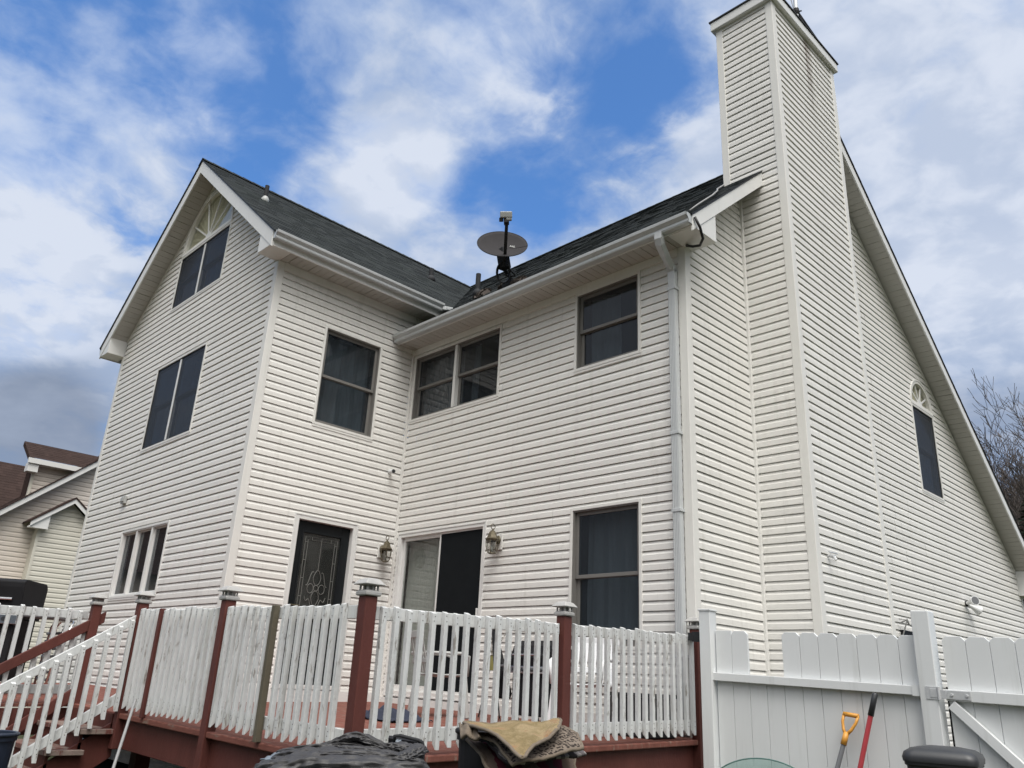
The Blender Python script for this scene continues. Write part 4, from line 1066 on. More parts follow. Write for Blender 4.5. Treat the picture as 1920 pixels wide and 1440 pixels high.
# stairs
st = thing('deck_stairs', 'worn deck stairs with red handrail and white slatted sides', 'stairs', (.85, -4.6, -.45))
for k in range(5):
    z = .333 - .168 * k; y = -3.945 - .245 * k
    q = MB(); q.box(.24, 1.475, y - .315, y, z - .042, z); q.build('tread', MT['treadwood'], st, bevel=.005)
    q = MB(); q.box(.26, 1.40, y - .04, y - .015, z, z + .125); q.build('riser', MT['red'], st)
def slopebox(mb, x0, x1, ya, za, yb, zb, h):
    mb.prism([(x0, ya, za), (x0, yb, zb), (x0, yb, zb - h), (x0, ya, za - h)], (x1 - x0, 0, 0))
q = MB(); slopebox(q, 1.36, 1.40, -3.93, .42, -5.20, -.44, .32); q.build('stringer', MT['red'], st, bevel=.004)
q = MB(); slopebox(q, .20, .24, -3.88, .715, -5.3, -.31, .13); q.build('stringer', MT['red'], st, bevel=.004)
q = MB(); slopebox(q, .24, .26, -3.93, .42, -5.20, -.44, .32); q.build('stringer', MT['red'], st, bevel=.004)
q = MB(); slopebox(q, 1.43, 1.466, -3.96, 1.335, -5.55, .29, .085); q.build('side_rail', MT['paintwood'], st, bevel=.004)
q = MB(); slopebox(q, 1.43, 1.466, -3.97, .66, -5.55, -.43, .095); q.build('bottom_rail', MT['paintwood'], st, bevel=.004)
q = MB(); slopebox(q, .195, .235, -3.83, 1.40, -5.55, .275, .115); q.build('handrail', MT['red'], st, bevel=.006)
for i in range(15):
    y = -4.005 - .0965 * i
    baluster(1.484, y, .475 - .69 * (-4.005 - y), 1.300 - .66 * (-3.96 - y), 1, 0, st)
for i in range(14):
    y = -3.99 - .105 * i
    baluster(.178, y, .62 - .725 * (-3.99 - y), 1.25 - .656 * (-3.99 - y), 1, 0, st)
q = MB(); q.box(1.40, 1.49, -5.65, -5.56, -.5, .55); q.build('newel', MT['red'], st, bevel=.005)
q = MB(); q.box(.17, .26, -5.65, -5.56, -.5, .55); q.build('newel', MT['red'], st, bevel=.005)

# ================================================================== vinyl fence and gate
def fw(v): return Vector((v.x, v.y, v.z - .030 * (v.x - 5.35)))
FY = -.30
fence = thing('privacy_fence', 'white vinyl privacy fence panel with dog eared pickets and two posts', 'fence', (6.3, FY, -.45))
def picket(parent, x0, x1, z1, dog=True, y=FY):
    q = MB(); e = .028
    if dog: poly = [(x0, y - .012, -.46), (x1, y - .012, -.46), (x1, y - .012, z1 - e), (x1 - e, y - .012, z1), (x0 + e, y - .012, z1), (x0, y - .012, z1 - e)]
    else: poly = [(x0, y - .012, -.46), (x1, y - .012, -.46), (x1, y - .012, z1), (x0, y - .012, z1)]
    q.prism(poly, (0, .024, 0)); return q.build('picket', MT['vinyl'], parent, warp=fw, bevel=.0025)
PS0 = 5.412; pw = .1605
for i in range(11):
    a = PS0 + i * pw; b = a + pw - .003
    picket(fence, a, b, 1.435 if i not in (2, 3) else 1.03, i not in (2, 3, 0))
q = MB(); q.box(5.40, 7.165, FY - .062, FY - .014, 1.005, 1.072); q.build('rail', MT['vinyl'], fence, warp=fw, bevel=.004)
q = MB(); q.box(5.40, 7.165, FY - .062, FY - .014, -.25, -.16); q.build('rail', MT['vinyl'], fence, warp=fw, bevel=.004)
for (x, w, lab) in ((5.345, .057, None), (7.222, .063, None)):
    q = MB(); q.box(x - w, x + w, FY - .085, FY - .085 + 2 * w, -.47, 1.612); p = q.build('post', MT['vinyl'], fence, warp=fw, bevel=.006)
    if x < 6:
        q = MB(); q.box(x - w - .008, x + w + .008, FY - .093, FY - .077 + 2 * w, 1.600, 1.618); q.build('post_cap', MT['vinyl'], p, warp=fw, bevel=.004)
q = MB(); q.box(7.10, 7.157, FY - .068, FY - .063, 1.0, 1.078); q.build('bracket', MT['vinyl'], fence, warp=fw)
q = MB(); q.box(5.14, 5.27, FY + .02, FY + .03, 1.33, 1.42); q.box(5.10, 5.15, FY + .015, FY + .06, 1.34, 1.41); q.build('latch', MT['darkgrey'], fence, warp=fw)
gate = thing('fence_gate', 'white vinyl gate with diagonal brace and steel hinge', 'gate', (7.8, FY, -.45))
for i in range(8):
    a = 7.335 + i * pw; picket(gate, a, a + pw - .003, 1.435)
q = MB(); q.box(7.33, 8.62, FY - .062, FY - .014, .985, 1.062); q.build('rail', MT['vinyl'], gate, warp=fw, bevel=.004)
q = MB(); q.box(7.33, 8.62, FY - .062, FY - .014, -.25, -.17); q.build('rail', MT['vinyl'], gate, warp=fw, bevel=.004)
q = MB(); q.bar((7.36, FY - .040, .96), (8.55, FY - .040, -.16), .070, .045, (0, 1, 0)); q.build('brace', MT['vinyl'], gate, warp=fw, bevel=.004)
q = MB(); yh = FY - .090
q.box(7.205, 7.285, yh, yh + .004, .985, 1.075); q.box(7.235, 7.285, yh - .003, yh, 1.0, 1.06); q.tube([(7.297, yh - .002, .985), (7.297, yh - .002, 1.075)], .012, 8)
q.box(7.307, 7.345, yh - .004, yh + .004, .995, 1.055); q.box(7.34, 7.50, FY - .068, FY - .063, .995, 1.055)
for x in (7.375, 7.475): q.tube([(x, FY - .068, 1.025), (x, FY - .075, 1.025)], .011, 8)
q.build('hinge', MT['galv'], gate, warp=fw, bevel=.002)
q = MB(); q.tube([(7.315, FY + .07, -.45), (7.315, FY + .07, 1.02)], .02, 8); tag(q.build('steel_pole', MT['blackm']), 'black steel pole standing in the gap beside the gate', 'pole')

# ================================================================== tools and bins by the fence
def shovel():
    t = thing('shovel', 'shovel with a yellow D handle leaning on the white fence', 'shovel', (6.40, -.62, -.45))
    top = Vector((6.585, -.43, .615)); foot = Vector((6.36, -.70, -.30)); d = (top - foot).normalized()
    q = MB(); q.tube([foot, top + d * .02], .018, 10); q.build('shaft', MT['greyp'], t)
    s = Vector((1, 0, -.10)).normalized()
    q = MB(); q.tube([top - d * .045, top + d * .05], [.024, .021], 10)
    g = top + d * .185
    q.tube([g - s * .058, g + s * .058], .017, 10)
    for sg in (-1, 1): q.tube([top + d * .03, top + d * .07 + s * sg * .030, top + d * .13 + s * sg * .052, g + s * sg * .055], [.014, .012, .011, .012], 8)
    q.build('handle', MT['yellow'], t, smooth=True)
    q = MB(); q.grid(lambda u, v: foot + s * (u - .5) * .22 * (1 - .5 * max(0, v - .55)) - d * (v * .28) + Vector((0, -.02 * (1 - (2 * u - 1) ** 2), 0)), 8, 6); q.build('blade', MT['galv'], t, solid=.003, fix=False)
shovel()
t = thing('red_handle_tool', 'garden tool with a red shaft and black grip leaning on the fence', 'garden tool', (6.6, -.7, -.45))
A, B = Vector((6.845, -.42, .945)), Vector((6.50, -.62, -.40)); d = (B - A).normalized()
q = MB(); q.tube([A + d * .15, B], .019, 10); q.build('shaft', MT['redp'], t)
q = MB(); q.tube([A - d * .012, A, A + d * .16], [.012, .021, .0225], 10); q.build('grip', MT['blackp'], t, smooth=True)
q = MB()
for k in range(7): q.tube([B, B + d * .05 + Vector(((k - 3) * .035, 0, -.03)), B + d * .05 + Vector(((k - 3) * .05, -.05, -.05))], .004, 5)
q.build('tines', MT['galv'], t)
t = thing('glass_tabletop', 'round clear glass tabletop leaning against the white fence', 'tabletop', (5.9, -.45, -.45))
pts = [(5.895 + .60 * math.cos(a), -.50 + .06 * math.sin(a), -.03 + .445 * math.sin(a)) for a in [6.28319 * i / 64 for i in range(64)]]
q = MB(); q.prism(pts, (0, .008, 0)); q.build('glass', MT['discg'], t)
q = MB(); q.tube([Vector(p) + Vector((0, .004, 0)) for p in pts + pts[:1]], .0055, 6); q.build('edge', MT['edgeg'], t, smooth=True)

def wheelie_bin(x, y, sc):
    t = thing('wheelie_bin', 'dark grey wheelie bin with a domed lid in front of the gate', 'bin', (x, y, -.45), R_(12))
    t.scale = (sc, sc, 1.0)
    def rr(w, h, z, n=6, r=.08):
        o = []
        for (sx, sy, a0) in ((1, 1, 0), (-1, 1, 90), (-1, -1, 180), (1, -1, 270)):
            for k in range(n + 1):
                a = R_(a0 + 90 * k / n); o.append(((sx * (w - r)) + r * math.cos(a), (sy * (h - r)) + r * math.sin(a), z))
        return o
    q = MB(); secs = [rr(.23, .26, .08), rr(.285, .33, .98), rr(.30, .35, .985), rr(.30, .35, 1.01)]
    n = len(secs[0])
    q.add([v for s in secs for v in s], [(i * n + k, i * n + (k + 1) % n, (i + 1) * n + (k + 1) % n, (i + 1) * n + k) for i in range(3) for k in range(n)] + [tuple(range(n))[::-1]])
    q.build('body', MT['blackp'], t, world=False, smooth=False, bevel=.004)
    q = MB(); secs = [rr(.31, .365, 1.005, r=.09), rr(.315, .37, 1.03, r=.09), rr(.30, .35, 1.060, r=.09), rr(.25, .29, 1.082, r=.09), rr(.13, .16, 1.096, r=.06)]
    n = len(secs[0])
    q.add([v for s in secs for v in s], [(i * n + k, i * n + (k + 1) % n, (i + 1) * n + (k + 1) % n, (i + 1) * n + k) for i in range(4) for k in range(n)] + [tuple(range(4 * n, 5 * n))])
    q.build('lid', MT['blackp'], t, world=False, smooth=True)
    q = MB(); q.tube([(-.26, .36, .99), (-.26, .41, 1.02), (.26, .41, 1.02), (.26, .36, .99)], .016, 8); q.build('handle', MT['blackp'], t, world=False)
    for sg in (-1, 1):
        q = MB(); q.tube([(sg * .24, .26, .11), (sg * .29, .26, .11)], .11, 18); q.build('wheel', MT['blackm'], t, world=False)
wheelie_bin(7.52, -1.10, .68)

# ================================================================== heaps in front of the deck
def black_bin(x, y, w, h, z1, nm, label, material):
    t = thing(nm, label, 'bin', (x, y, -.45))
    hh = z1 + .45
    q = MB(); q.lathe([(w * .80, 0), (w, hh - .05), (w * 1.05, hh - .05), (w * 1.05, hh), (w * .97, hh), (w * .94, hh - .3)], (0, 0, 0), 28); q.v = [(a, b * h / w, c) for (a, b, c) in q.v]
    q.build('tub', MT[material], t, world=False, smooth=False)
    q = MB(); q.tube([(w * 1.04 * math.cos(a), h * 1.04 * math.sin(a), hh - .01) for a in [6.28319 * i / 28 for i in range(29)]], .014, 8); q.build('rim', MT[material], t, world=False, smooth=True)
    return t
pb = at(935, 1425, 4.13)
black_bin(pb.x, pb.y, .225, .20, .655, 'rug_bin', 'black plastic bin under the heap of rugs', 'blackm')
pt = at(-36, 1400, 5.6)
black_bin(pt.x, pt.y, .20, .20, .395, 'blue_tub', 'dark blue plastic tub at the foot of the stairs', 'bluep')

def sheet(name, label, corners, mt, group=None, amp=.012, freq=5, nu=30, nv=20, sag=0.0, solid=.012, edge=None, cat='rug', parent=None, seed=1):
    """a cloth patch: corners (px,py,depth) a,b,c,d round the edge; wrinkled and sagging, with real thickness"""
    a, b, c, d = [at(*k) for k in corners]; rr = random.Random(seed); ph = [rr.uniform(0, 6) for _ in range(6)]
    nrm = (b - a).cross(d - a).normalized()
    if nrm.dot(CAM - a) < 0: nrm = -nrm
    def fn(u, v):
        e1 = .018 * math.sin(7 * v + ph[4]) + .010 * math.sin(17 * v + ph[5]); e2 = .018 * math.sin(6 * u + ph[2]) + .009 * math.sin(15 * u + ph[0])
        u, v = u + e1 * (1 - 0), v + e2
        p = (a * (1 - u) + b * u) * (1 - v) + (d * (1 - u) + c * u) * v
        w = math.sin(freq * u * 3 + ph[0] + 2 * v) + .6 * math.sin(freq * 2.1 * v + ph[1] + 3 * u) + .4 * math.sin(freq * 5 * u + ph[2]) * math.sin(freq * 4 * v + ph[3])
        p = p + nrm * (.75 * amp * w + .020 * math.sin(math.pi * min(1, max(0, v))))
        p = p - CU * sag * math.sin(math.pi * u) * (1 if v > .5 else 2 * v)
        return p + nrm * .0015 * math.sin(40 * u + 33 * v)
    q = MB(); q.grid(fn, nu, nv); o = q.build(name, MT[mt], parent, smooth=True, solid=solid, fix=False)
    if label: tag(o, label, cat, group)
    if edge:
        q = MB(); loop = [fn(i / 20, 0) for i in range(20)] + [fn(1, i / 14) for i in range(14)] + [fn(1 - i / 20, 1) for i in range(20)] + [fn(0, 1 - i / 14) for i in range(15)]
        q.tube(loop, .0085, 6, False); q.build('binding', MT[edge], o, world=False, smooth=True)
    return o
G = 'rugs heaped on the black bin'
sheet('rug', 'tattered gold and rust mottled rug folded on top of the heap', [(868, 1356, 3.92), (1050, 1354, 4.02), (1048, 1370, 3.72), (978, 1418, 3.42)], 'gold', G, .008, 4, 36, 24, edge='tan', seed=3)
sheet('rug', 'folded back cream and grey rug end at the left of the heap', [(861, 1357, 3.98), (882, 1359, 3.98), (900, 1384, 3.74), (864, 1382, 3.80)], 'tan', G, .012, 3, 16, 12, seed=9)
sheet('rug', 'leopard spotted beige rug hanging under the gold one', [(898, 1376, 3.86), (1062, 1366, 3.98), (1096, 1402, 3.70), (966, 1434, 3.50)], 'leopard', G, .006, 4, 36, 20, edge='tan', seed=5)
sheet('rug', 'grey and black zebra striped rug between the leopard and maroon rugs', [(894, 1384, 3.92), (1050, 1380, 4.0), (1096, 1414, 3.78), (954, 1438, 3.62)], 'zebra', G, .005, 4, 30, 16, seed=6)
sheet('rug', 'brown and maroon patchwork rug at the bottom of the heap', [(870, 1386, 3.96), (1066, 1396, 3.98), (1092, 1480, 3.80), (950, 1490, 3.58)], 'maroon', G, .006, 3, 30, 20, edge='tan', seed=8)

def tarp():
    t = thing('covered_table', 'low garden table piled with crumpled dark grey tarp', 'table', (6.3, -4.85, -.45))
    c0, c1 = at(500, 1440, 3.5), at(790, 1440, 3.5); ax = (c1 - c0); ax.z = 0; wd = ax.length; ax.normalize(); dp = Vector((-ax.y, ax.x, 0))
    if dp.dot(CF) < 0: dp = -dp
    mid = (c0 + c1) / 2; mid.z = 0
    q = MB(); q.hexa([mid + ax * sx * wd * .52 + dp * sy * .30 + Vector((0, 0, z)) for z in (.43, .47) for (sx, sy) in ((-1, -1), (1, -1), (1, 1), (-1, 1))]); q.build('table_top', MT['sheet'], t, bevel=.012)
    for sx in (-1, 1):
        for sy in (-1, 1):
            p = mid + ax * sx * wd * .46 + dp * sy * .25; q = MB(); q.tube([p + Vector((0, 0, -.46)), p + Vector((0, 0, .43))], .018, 8); q.build('leg', MT['lnb'], t)
    return mid, ax, dp, wd
tm, tax, tdp, twd = tarp()
def tarp_heap():
    from mathutils import noise as MN
    q = MB()
    ROLLS = [([(484, 1452, 3.40), (560, 1440, 3.38), (680, 1444, 3.38), (808, 1452, 3.40)], .10, .55, 1),
             ([(512, 1424, 3.52), (590, 1416, 3.50), (700, 1424, 3.46), (800, 1436, 3.44)], .060, .5, 2),
             ([(520, 1411, 3.62), (600, 1403, 3.60), (665, 1401, 3.60), (720, 1410, 3.60)], .050, .40, 3),
             ([(552, 1424, 3.42), (640, 1413, 3.42), (730, 1420, 3.42), (796, 1430, 3.42)], .040, .40, 4),
             ([(598, 1404, 3.60), (634, 1393, 3.60), (662, 1381, 3.60), (688, 1388, 3.60), (726, 1404, 3.60)], .026, .75, 5),
             ([(636, 1402, 3.50), (716, 1410, 3.47), (794, 1426, 3.44)], .026, .40, 6),
             ([(684, 1404, 3.64), (742, 1402, 3.64), (794, 1408, 3.62)], .046, .45, 7),
             ([(742, 1424, 3.40), (770, 1414, 3.45), (788, 1400, 3.52)], .036, .6, 8)]
    for (pts, r, sq, sd) in ROLLS:
        P = [at(*k) for k in pts]; n = len(P) - 1
        def ctr(u):
            x = min(n - 1e-6, u * n); i = int(x); f = x - i
            p0, p1, p2, p3 = P[max(0, i - 1)], P[i], P[i + 1], P[min(n, i + 2)]
            return .5 * ((2 * p1) + (p2 - p0) * f + (2 * p0 - 5 * p1 + 4 * p2 - p3) * f * f + (3 * p1 - p0 - 3 * p2 + p3) * f ** 3)
        def fn(u, v):
            c = ctr(u); t = (ctr(min(1, u + .02)) - ctr(max(0, u - .02))).normalized()
            sd2 = t.cross(Vector((0, 0, 1))).normalized(); up = sd2.cross(t)
            a = 6.28319 * v; e = (1 - abs(2 * u - 1) ** 5) ** .5 * .92 + .08
            w = 1 + .30 * MN.noise(Vector((u * 3, math.cos(a) * 1.6 + sd * 3, math.sin(a) * 1.6))) + .55 * (abs(MN.noise(Vector((u * 6 + sd, math.cos(a) * 3.2 + sd, math.sin(a) * 3.2)))) - .2) + .25 * (abs(MN.noise(Vector((u * 13, math.cos(a) * 7 + sd, math.sin(a) * 7)))) - .2)
            rr = r * e * w
            return c + sd2 * (math.cos(a) * rr * 1.25) + up * (math.sin(a) * rr * sq)
        q.grid(fn, 110, 56)
    tag(q.build('tarp', MT['tarp'], smooth=True, fix=False), 'crumpled dark grey tarp folded in a heap on the low table', 'tarp')
tarp_heap()
sheet('plastic_sheet', 'pale blue plastic sheet poking out left of the grey tarp', [(488, 1424, 3.5), (520, 1411, 3.65), (600, 1425, 3.5), (560, 1450, 3.3)], 'sheet', None, .006, 5, 20, 12, seed=11, cat='sheet', solid=.004)
t = thing('folding_chair', 'folded black camp chair with steel tube frame behind the grey tarp', 'folding chair', tuple(at(768, 1440, 3.75).to_tuple()[:2]) + (-.45,))
q = MB()
def tb(pts, r=.008): q.tube([at(*p) for p in pts], r, 8)
tb([(739, 1392, 3.72), (740, 1380, 3.72), (750, 1379, 3.72), (785, 1388, 3.72), (792, 1392, 3.72), (794, 1400, 3.72), (790, 1500, 3.72), (788, 1680, 3.72)])
tb([(739, 1392, 3.72), (738, 1500, 3.78), (737, 1680, 3.8)])
q.build('frame', MT['darkgrey'], t, smooth=True)
q = MB(); q.prism([at(728, 1384, 3.85), at(790, 1392, 3.85), at(788, 1440, 3.85), at(726, 1440, 3.85)], CF * .03); q.build('seat_fabric', MT['blackm'], t)
sheet('plastic_bag', 'small crumpled clear bag behind the chair tube', [(742, 1388, 3.70), (752, 1386, 3.70), (758, 1406, 3.70), (745, 1410, 3.70)], 'sheet', None, .010, 9, 12, 12, seed=14, cat='bag', solid=.002)
A, B = at(254, 1312, 6.95), at(206, 1460, 6.1)
q = MB(); q.tube([A, B, B + (B - A) * .6], .012, 10); tag(q.build('broom_pole', MT['gcable']), 'long pale grey pole leaning on the deck beside the stairs', 'pole')

# ================================================================== furniture on the deck
def gas_grill(name, label, x, y, rz, group, sc=1.0):
    t = thing(name, label, 'grill', (x, y, fl(x, y)), rz, group)
    q = MB(); q.box(-.32, .32, -.24, .24, .12, .72); q.build('cabinet', MT['blackm'], t, world=False, bevel=.01)
    q = MB()
    pr = [(-.27, .76), (-.30, 1.02), (-.30, 1.075), (-.26, 1.10), (.22, 1.10), (.26, 1.05), (.25, .76)] if sc > 1 else [(-.27, .76), (-.27, .86), (-.20, 1.02), (-.05, 1.10), (.12, 1.09), (.24, .98), (.25, .76)]
    q.prism([(-.36, a, b) for (a, b) in pr], (.72, 0, 0)); hd = q.build('hood', MT['blackm'], t, world=False, bevel=.012)
    q = MB(); q.tube([(-.27, -.30, .90), (.27, -.30, .90)], .014, 10); q.tube([(-.25, -.24, .90), (-.25, -.30, .90)], .01, 8); q.tube([(.25, -.24, .90), (.25, -.30, .90)], .01, 8); q.build('handle', MT['chrome'], hd, world=False)
    q = MB(); q.box(-.35, .35, -.27, .24, .72, .76); q.build('firebox', MT['darkgrey'], t, world=False)
    q = MB(); q.box(-.35, .35, -.285, -.27, .66, .75); pn = q.build('control_panel', MT['chrome'], t, world=False, bevel=.003)
    for k in range(4):
        q = MB(); q.tube([(-.24 + .16 * k, -.285, .705), (-.24 + .16 * k, -.315, .705)], .024, 14); q.build('knob', MT['blackp'], pn, world=False)
    for sg in (-1, 1):
        q = MB(); q.box(sg * .36 if sg > 0 else -.70, .70 if sg > 0 else -.36, -.22, .22, .74, .765); q.build('side_shelf', MT['greyp'], t, world=False, bevel=.006)
    for sx in (-.27, .27):
        for sy in (-.2, .2):
            q = MB(); q.tube([(sx - .015, sy, .06), (sx + .015, sy, .06)], .06, 14); q.build('caster', MT['blackp'], t, world=False)
    t.scale = (sc, sc, sc)
    return t
gas_grill('gas_grill', 'black gas grill with chrome handle behind the front railing', 3.55, -.62, 0, 'gas grills on the deck', .74)
gas_grill('gas_grill', 'tall dark gas grill on the left part of the deck', -1.55, -4.45, R_(52), 'gas grills on the deck', 1.12)

def patio_chair(label, x, y, rz, mt):
    t = thing('patio_chair', label, 'chair', (x, y, fl(x, y)), rz, 'patio chairs on the deck')
    q = MB(); q.grid(lambda u, v: ((u - .5) * .46, (v - .5) * .44, .42 + .02 * (2 * u - 1) ** 2 - .015 * math.sin(math.pi * v)), 10, 10); q.build('seat', MT[mt], t, world=False, solid=.012, smooth=True, fix=False)
    q = MB()
    for k in range(5):
        x0 = -.20 + k * .09; q.bar((x0 + .02, .21, .44), (x0 * 1.0 + .02, .32, .84), .045, .012, (0, 1, 0))
    q.bar((-.24, .322, .83), (.24, .322, .83), .03, .075, (0, 0, 1)); q.bar((-.23, .25, .56), (.23, .25, .56), .02, .05)
    q.build('backrest', MT[mt], t, world=False, bevel=.006)
    for sx in (-1, 1):
        for sy in (-1, 1):
            q = MB(); q.bar((sx * .25, sy * .24, 0), (sx * .215, sy * .20, .42), .045, .045); q.build('leg', MT[mt], t, world=False, bevel=.008)
        q = MB(); q.tube([(sx * .235, -.22, .42), (sx * .26, -.22, .62), (sx * .26, -.12, .65), (sx * .25, .27, .64)], .018, 8); q.build('armrest', MT[mt], t, world=False, smooth=True)
patio_chair('white plastic patio chair right of the black grill', 4.32, -.85, R_(20), 'wpl')
patio_chair('pale grey patio chair in front of the sliding door', 2.35, -.95, R_(160), 'lnb')
def umbrella():
    x, y = 2.98, -.62; t = thing('patio_umbrella', 'closed black patio umbrella leaning by the grill', 'umbrella', (x, y, fl(x, y)))
    top = Vector((-.20, .02, .97)); q = MB(); q.tube([(.10, 0, 0), top], .016, 8); q.build('pole', MT['blackm'], t, world=False)
    q = MB(); n = 16; pr = [(0, .012), (.12, .03), (.45, .055), (.8, .075), (.86, .05)]
    vs = []
    for (k, r) in pr:
        c = top.lerp(Vector((.09, 0, .10)), k)
        for i in range(n): a = 6.28319 * i / n; rr = r * (1 + (.25 if i % 2 else -.2)); vs.append(c + Vector((rr * math.cos(a), rr * math.sin(a), 0)))
    q.add(vs, [(j * n + i, j * n + (i + 1) % n, (j + 1) * n + (i + 1) % n, (j + 1) * n + i) for j in range(len(pr) - 1) for i in range(n)]); q.build('canopy', MT['blackm'], t, world=False)
umbrella()
q = MB(); q.box(4.44, 4.94, -.62, -.28, fl(4.7, -.5), fl(4.7, -.5) + .34); tb_ = thing('storage_bench', 'low black storage box against the wall under the lower window', 'box', (4.7, -.45, fl(4.7, -.45)))
q.build('body', MT['blackp'], tb_, bevel=.012)
q = MB(); q.box(4.42, 4.96, -.64, -.26, fl(4.7, -.5) + .34, fl(4.7, -.5) + .375); q.build('lid', MT['blackp'], tb_, bevel=.008)
p = at(925, 1250, 9.1)
t = thing('flower_pot', 'small olive yellow pot with dry stalks on a stand by the grill', 'plant pot', (p.x, p.y, fl(p.x, p.y)))
hz = p.z - fl(p.x, p.y)
q = MB(); q.lathe([(.05, hz - .04), (.07, hz + .12), (.075, hz + .12), (.06, hz + .11)], (0, 0, 0), 14); q.build('pot', MT['pot'], t, world=False)
q = MB()
for k in range(3): a = k * 2.1; q.tube([(.14 * math.cos(a), .14 * math.sin(a), 0), (.04 * math.cos(a), .04 * math.sin(a), hz - .03)], .008, 6)
q.build('stand', MT['blackm'], t, world=False)
q = MB()
for k in range(9): a = k * .7; q.tube([(.02 * math.cos(a), .02 * math.sin(a), hz + .1), (.06 * math.cos(a), .06 * math.sin(a), hz + .25), (.13 * math.cos(a * 1.3), .13 * math.sin(a), hz + .32 + .03 * (k % 3))], .003, 4)
q.build('stalks', MT['olive'], t, world=False)
p0 = at(730, 1352, 8.0); zf = fl(p0.x, p0.y)
from mathutils import noise as MNZ
q = MB(); q.grid(lambda u, v: Vector((p0.x + (u - .5) * .75, p0.y + (v - .5) * .5, zf + .006 + max(0, .16 * math.sin(math.pi * u) * math.sin(math.pi * v) * (.6 + MNZ.noise(Vector((u * 4, v * 4, 2)))) + .03 * MNZ.noise(Vector((u * 11, v * 9, 5)))))), 40, 28)
tag(q.build('blue_cloth', MT['bluecloth'], smooth=True, solid=.006, fix=False), 'crumpled dark blue cloth on the deck near the sliding door', 'cloth')
# folded lounge chair with steel tubes beside the far grill
p = at(98, 1195, 9.6); t = thing('lounge_chair', 'folded tubular steel lounge chair beside the far dark grill', 'lounge chair', (p.x, p.y, fl(p.x, p.y)))
q = MB()
for k in range(2):
    o = Vector((.0, .06 * k, 0)); q.tube([Vector((-.28, 0, 0)) + o, Vector((-.30, .05, .75)) + o, Vector((-.2, .06, .82)) + o, Vector((.28, .06, .80)) + o, Vector((.34, .0, .70)) + o, Vector((.30, -.05, 0)) + o], .014, 8)
q.build('frame', MT['chrome'], t, world=False, smooth=True)
q = MB()
for k in range(7): q.tube([(-.29, .02, .16 + .085 * k), (0, -.03 - .02 * (k % 2), .15 + .085 * k), (.31, .0, .16 + .085 * k)], .016, 6)
q.build('webbing', MT['greyp'], t, world=False, smooth=True)

# ================================================================== neighbour's house
nb = thing('neighbour_house', 'beige sided house with brown roof beyond the left side of the deck', 'house', (-19, 0, -.45))
NX = -16.0; PN = PX(NX); sl = .86; ya, za = -1.64, 4.62
def nr(y): return 4.62 + sl * (y + 1.64)
YA = 3.0
q = MB(); siding(q, PN, lambda z: (max(-3.6, (z - nr(0)) / sl), 9.0 - max(-3.0, (z - nr(0)) / sl) if z > nr(-3.3) else 9.6), -.4, nr(YA), (), 0, (), .13, .9)
q.build('wall', MT['nsiding'], nb, fix=False)
q = MB(); q.prism([(NX + .30, -4.0, nr(-4.0) + .06), (NX + .30, YA, nr(YA) + .06), (NX + .30, YA, nr(YA) - .11), (NX + .30, -4.0, nr(-4.0) - .11)], (.03, 0, 0)); q.prism([(NX + .30, 10, nr(-4) + .06), (NX + .30, YA, nr(YA) + .06), (NX + .30, YA, nr(YA) - .11), (NX + .30, 10, nr(-4) - .11)], (.03, 0, 0)); q.build('rake_board', MT['white'], nb)
q = MB(); slope(q, (NX + .36, -4.1, nr(-4.1) + .07), (-1, 0, 0), (0, 1, sl), 6, (YA + 4.1) * math.hypot(1, sl), .16); slope(q, (NX + .36, 10.1, nr(-4.1) + .07), (-1, 0, 0), (0, -1, sl), 6, (YA + 4.1) * math.hypot(1, sl), .3); q.build('roof', MT['brownroof'], nb, fix=False)
q = MB(); slope(q, (-17.0, -12, 3.6), (0, 1, 0), (-1, 0, .845), 16, 4 * math.hypot(1, .845), .16); q.quad((-21, -12, 6.98), (-21, 4, 6.98), (-26, 4, 3), (-26, -12, 3)); q.build('roof', MT['brownroof'], nb, fix=False)
q = MB(); siding(q, PX(-17.3), lambda z: (-12, -3.4), -.4, 3.7, (), 0, (), .13, .9); q.build('wall', MT['nsiding'], nb, fix=False)
dm = thing  # dormer above the gable roof
q = MB(); siding(q, PX(-17.0), lambda z: (-.83, 4.0), 4.8, 6.33, (), 0, (), .13, .9); dw = q.build('dormer', MT['nsiding'], nb, fix=False)
q = MB(); slope(q, (-16.72, -1.10, 6.42), (0, 1, 0), (-1, 0, .60), 5.2, 1.12 * math.hypot(1, .6), .16); q.quad((-17.0, -.83, 4.0), (-17.0, -.83, 6.3), (-17.84, -.83, 6.9), (-17.84, -.83, 4.0)); q.prism([(-16.72, -1.10, 6.40), (-17.84, -1.10, 7.06), (-17.84, -1.10, 6.94), (-16.72, -1.10, 6.28)], (0, .03, 0)); q.build('roof', MT['brownroof'], dw, fix=False)
q = MB(); q.box(-16.74, -16.70, -1.12, 4.1, 6.26, 6.405); q.box(-17.0, -16.74, -1.08, 4.1, 6.25, 6.28); q.box(-17.05, -16.75, -1.08, -.80, 6.02, 6.25); q.build('fascia', MT['white'], dw)
q = MB(); q.box(-17.06, -16.96, -.87, -.80, 4.0, 6.25); q.build('corner_post', MT['ncream'], dw)
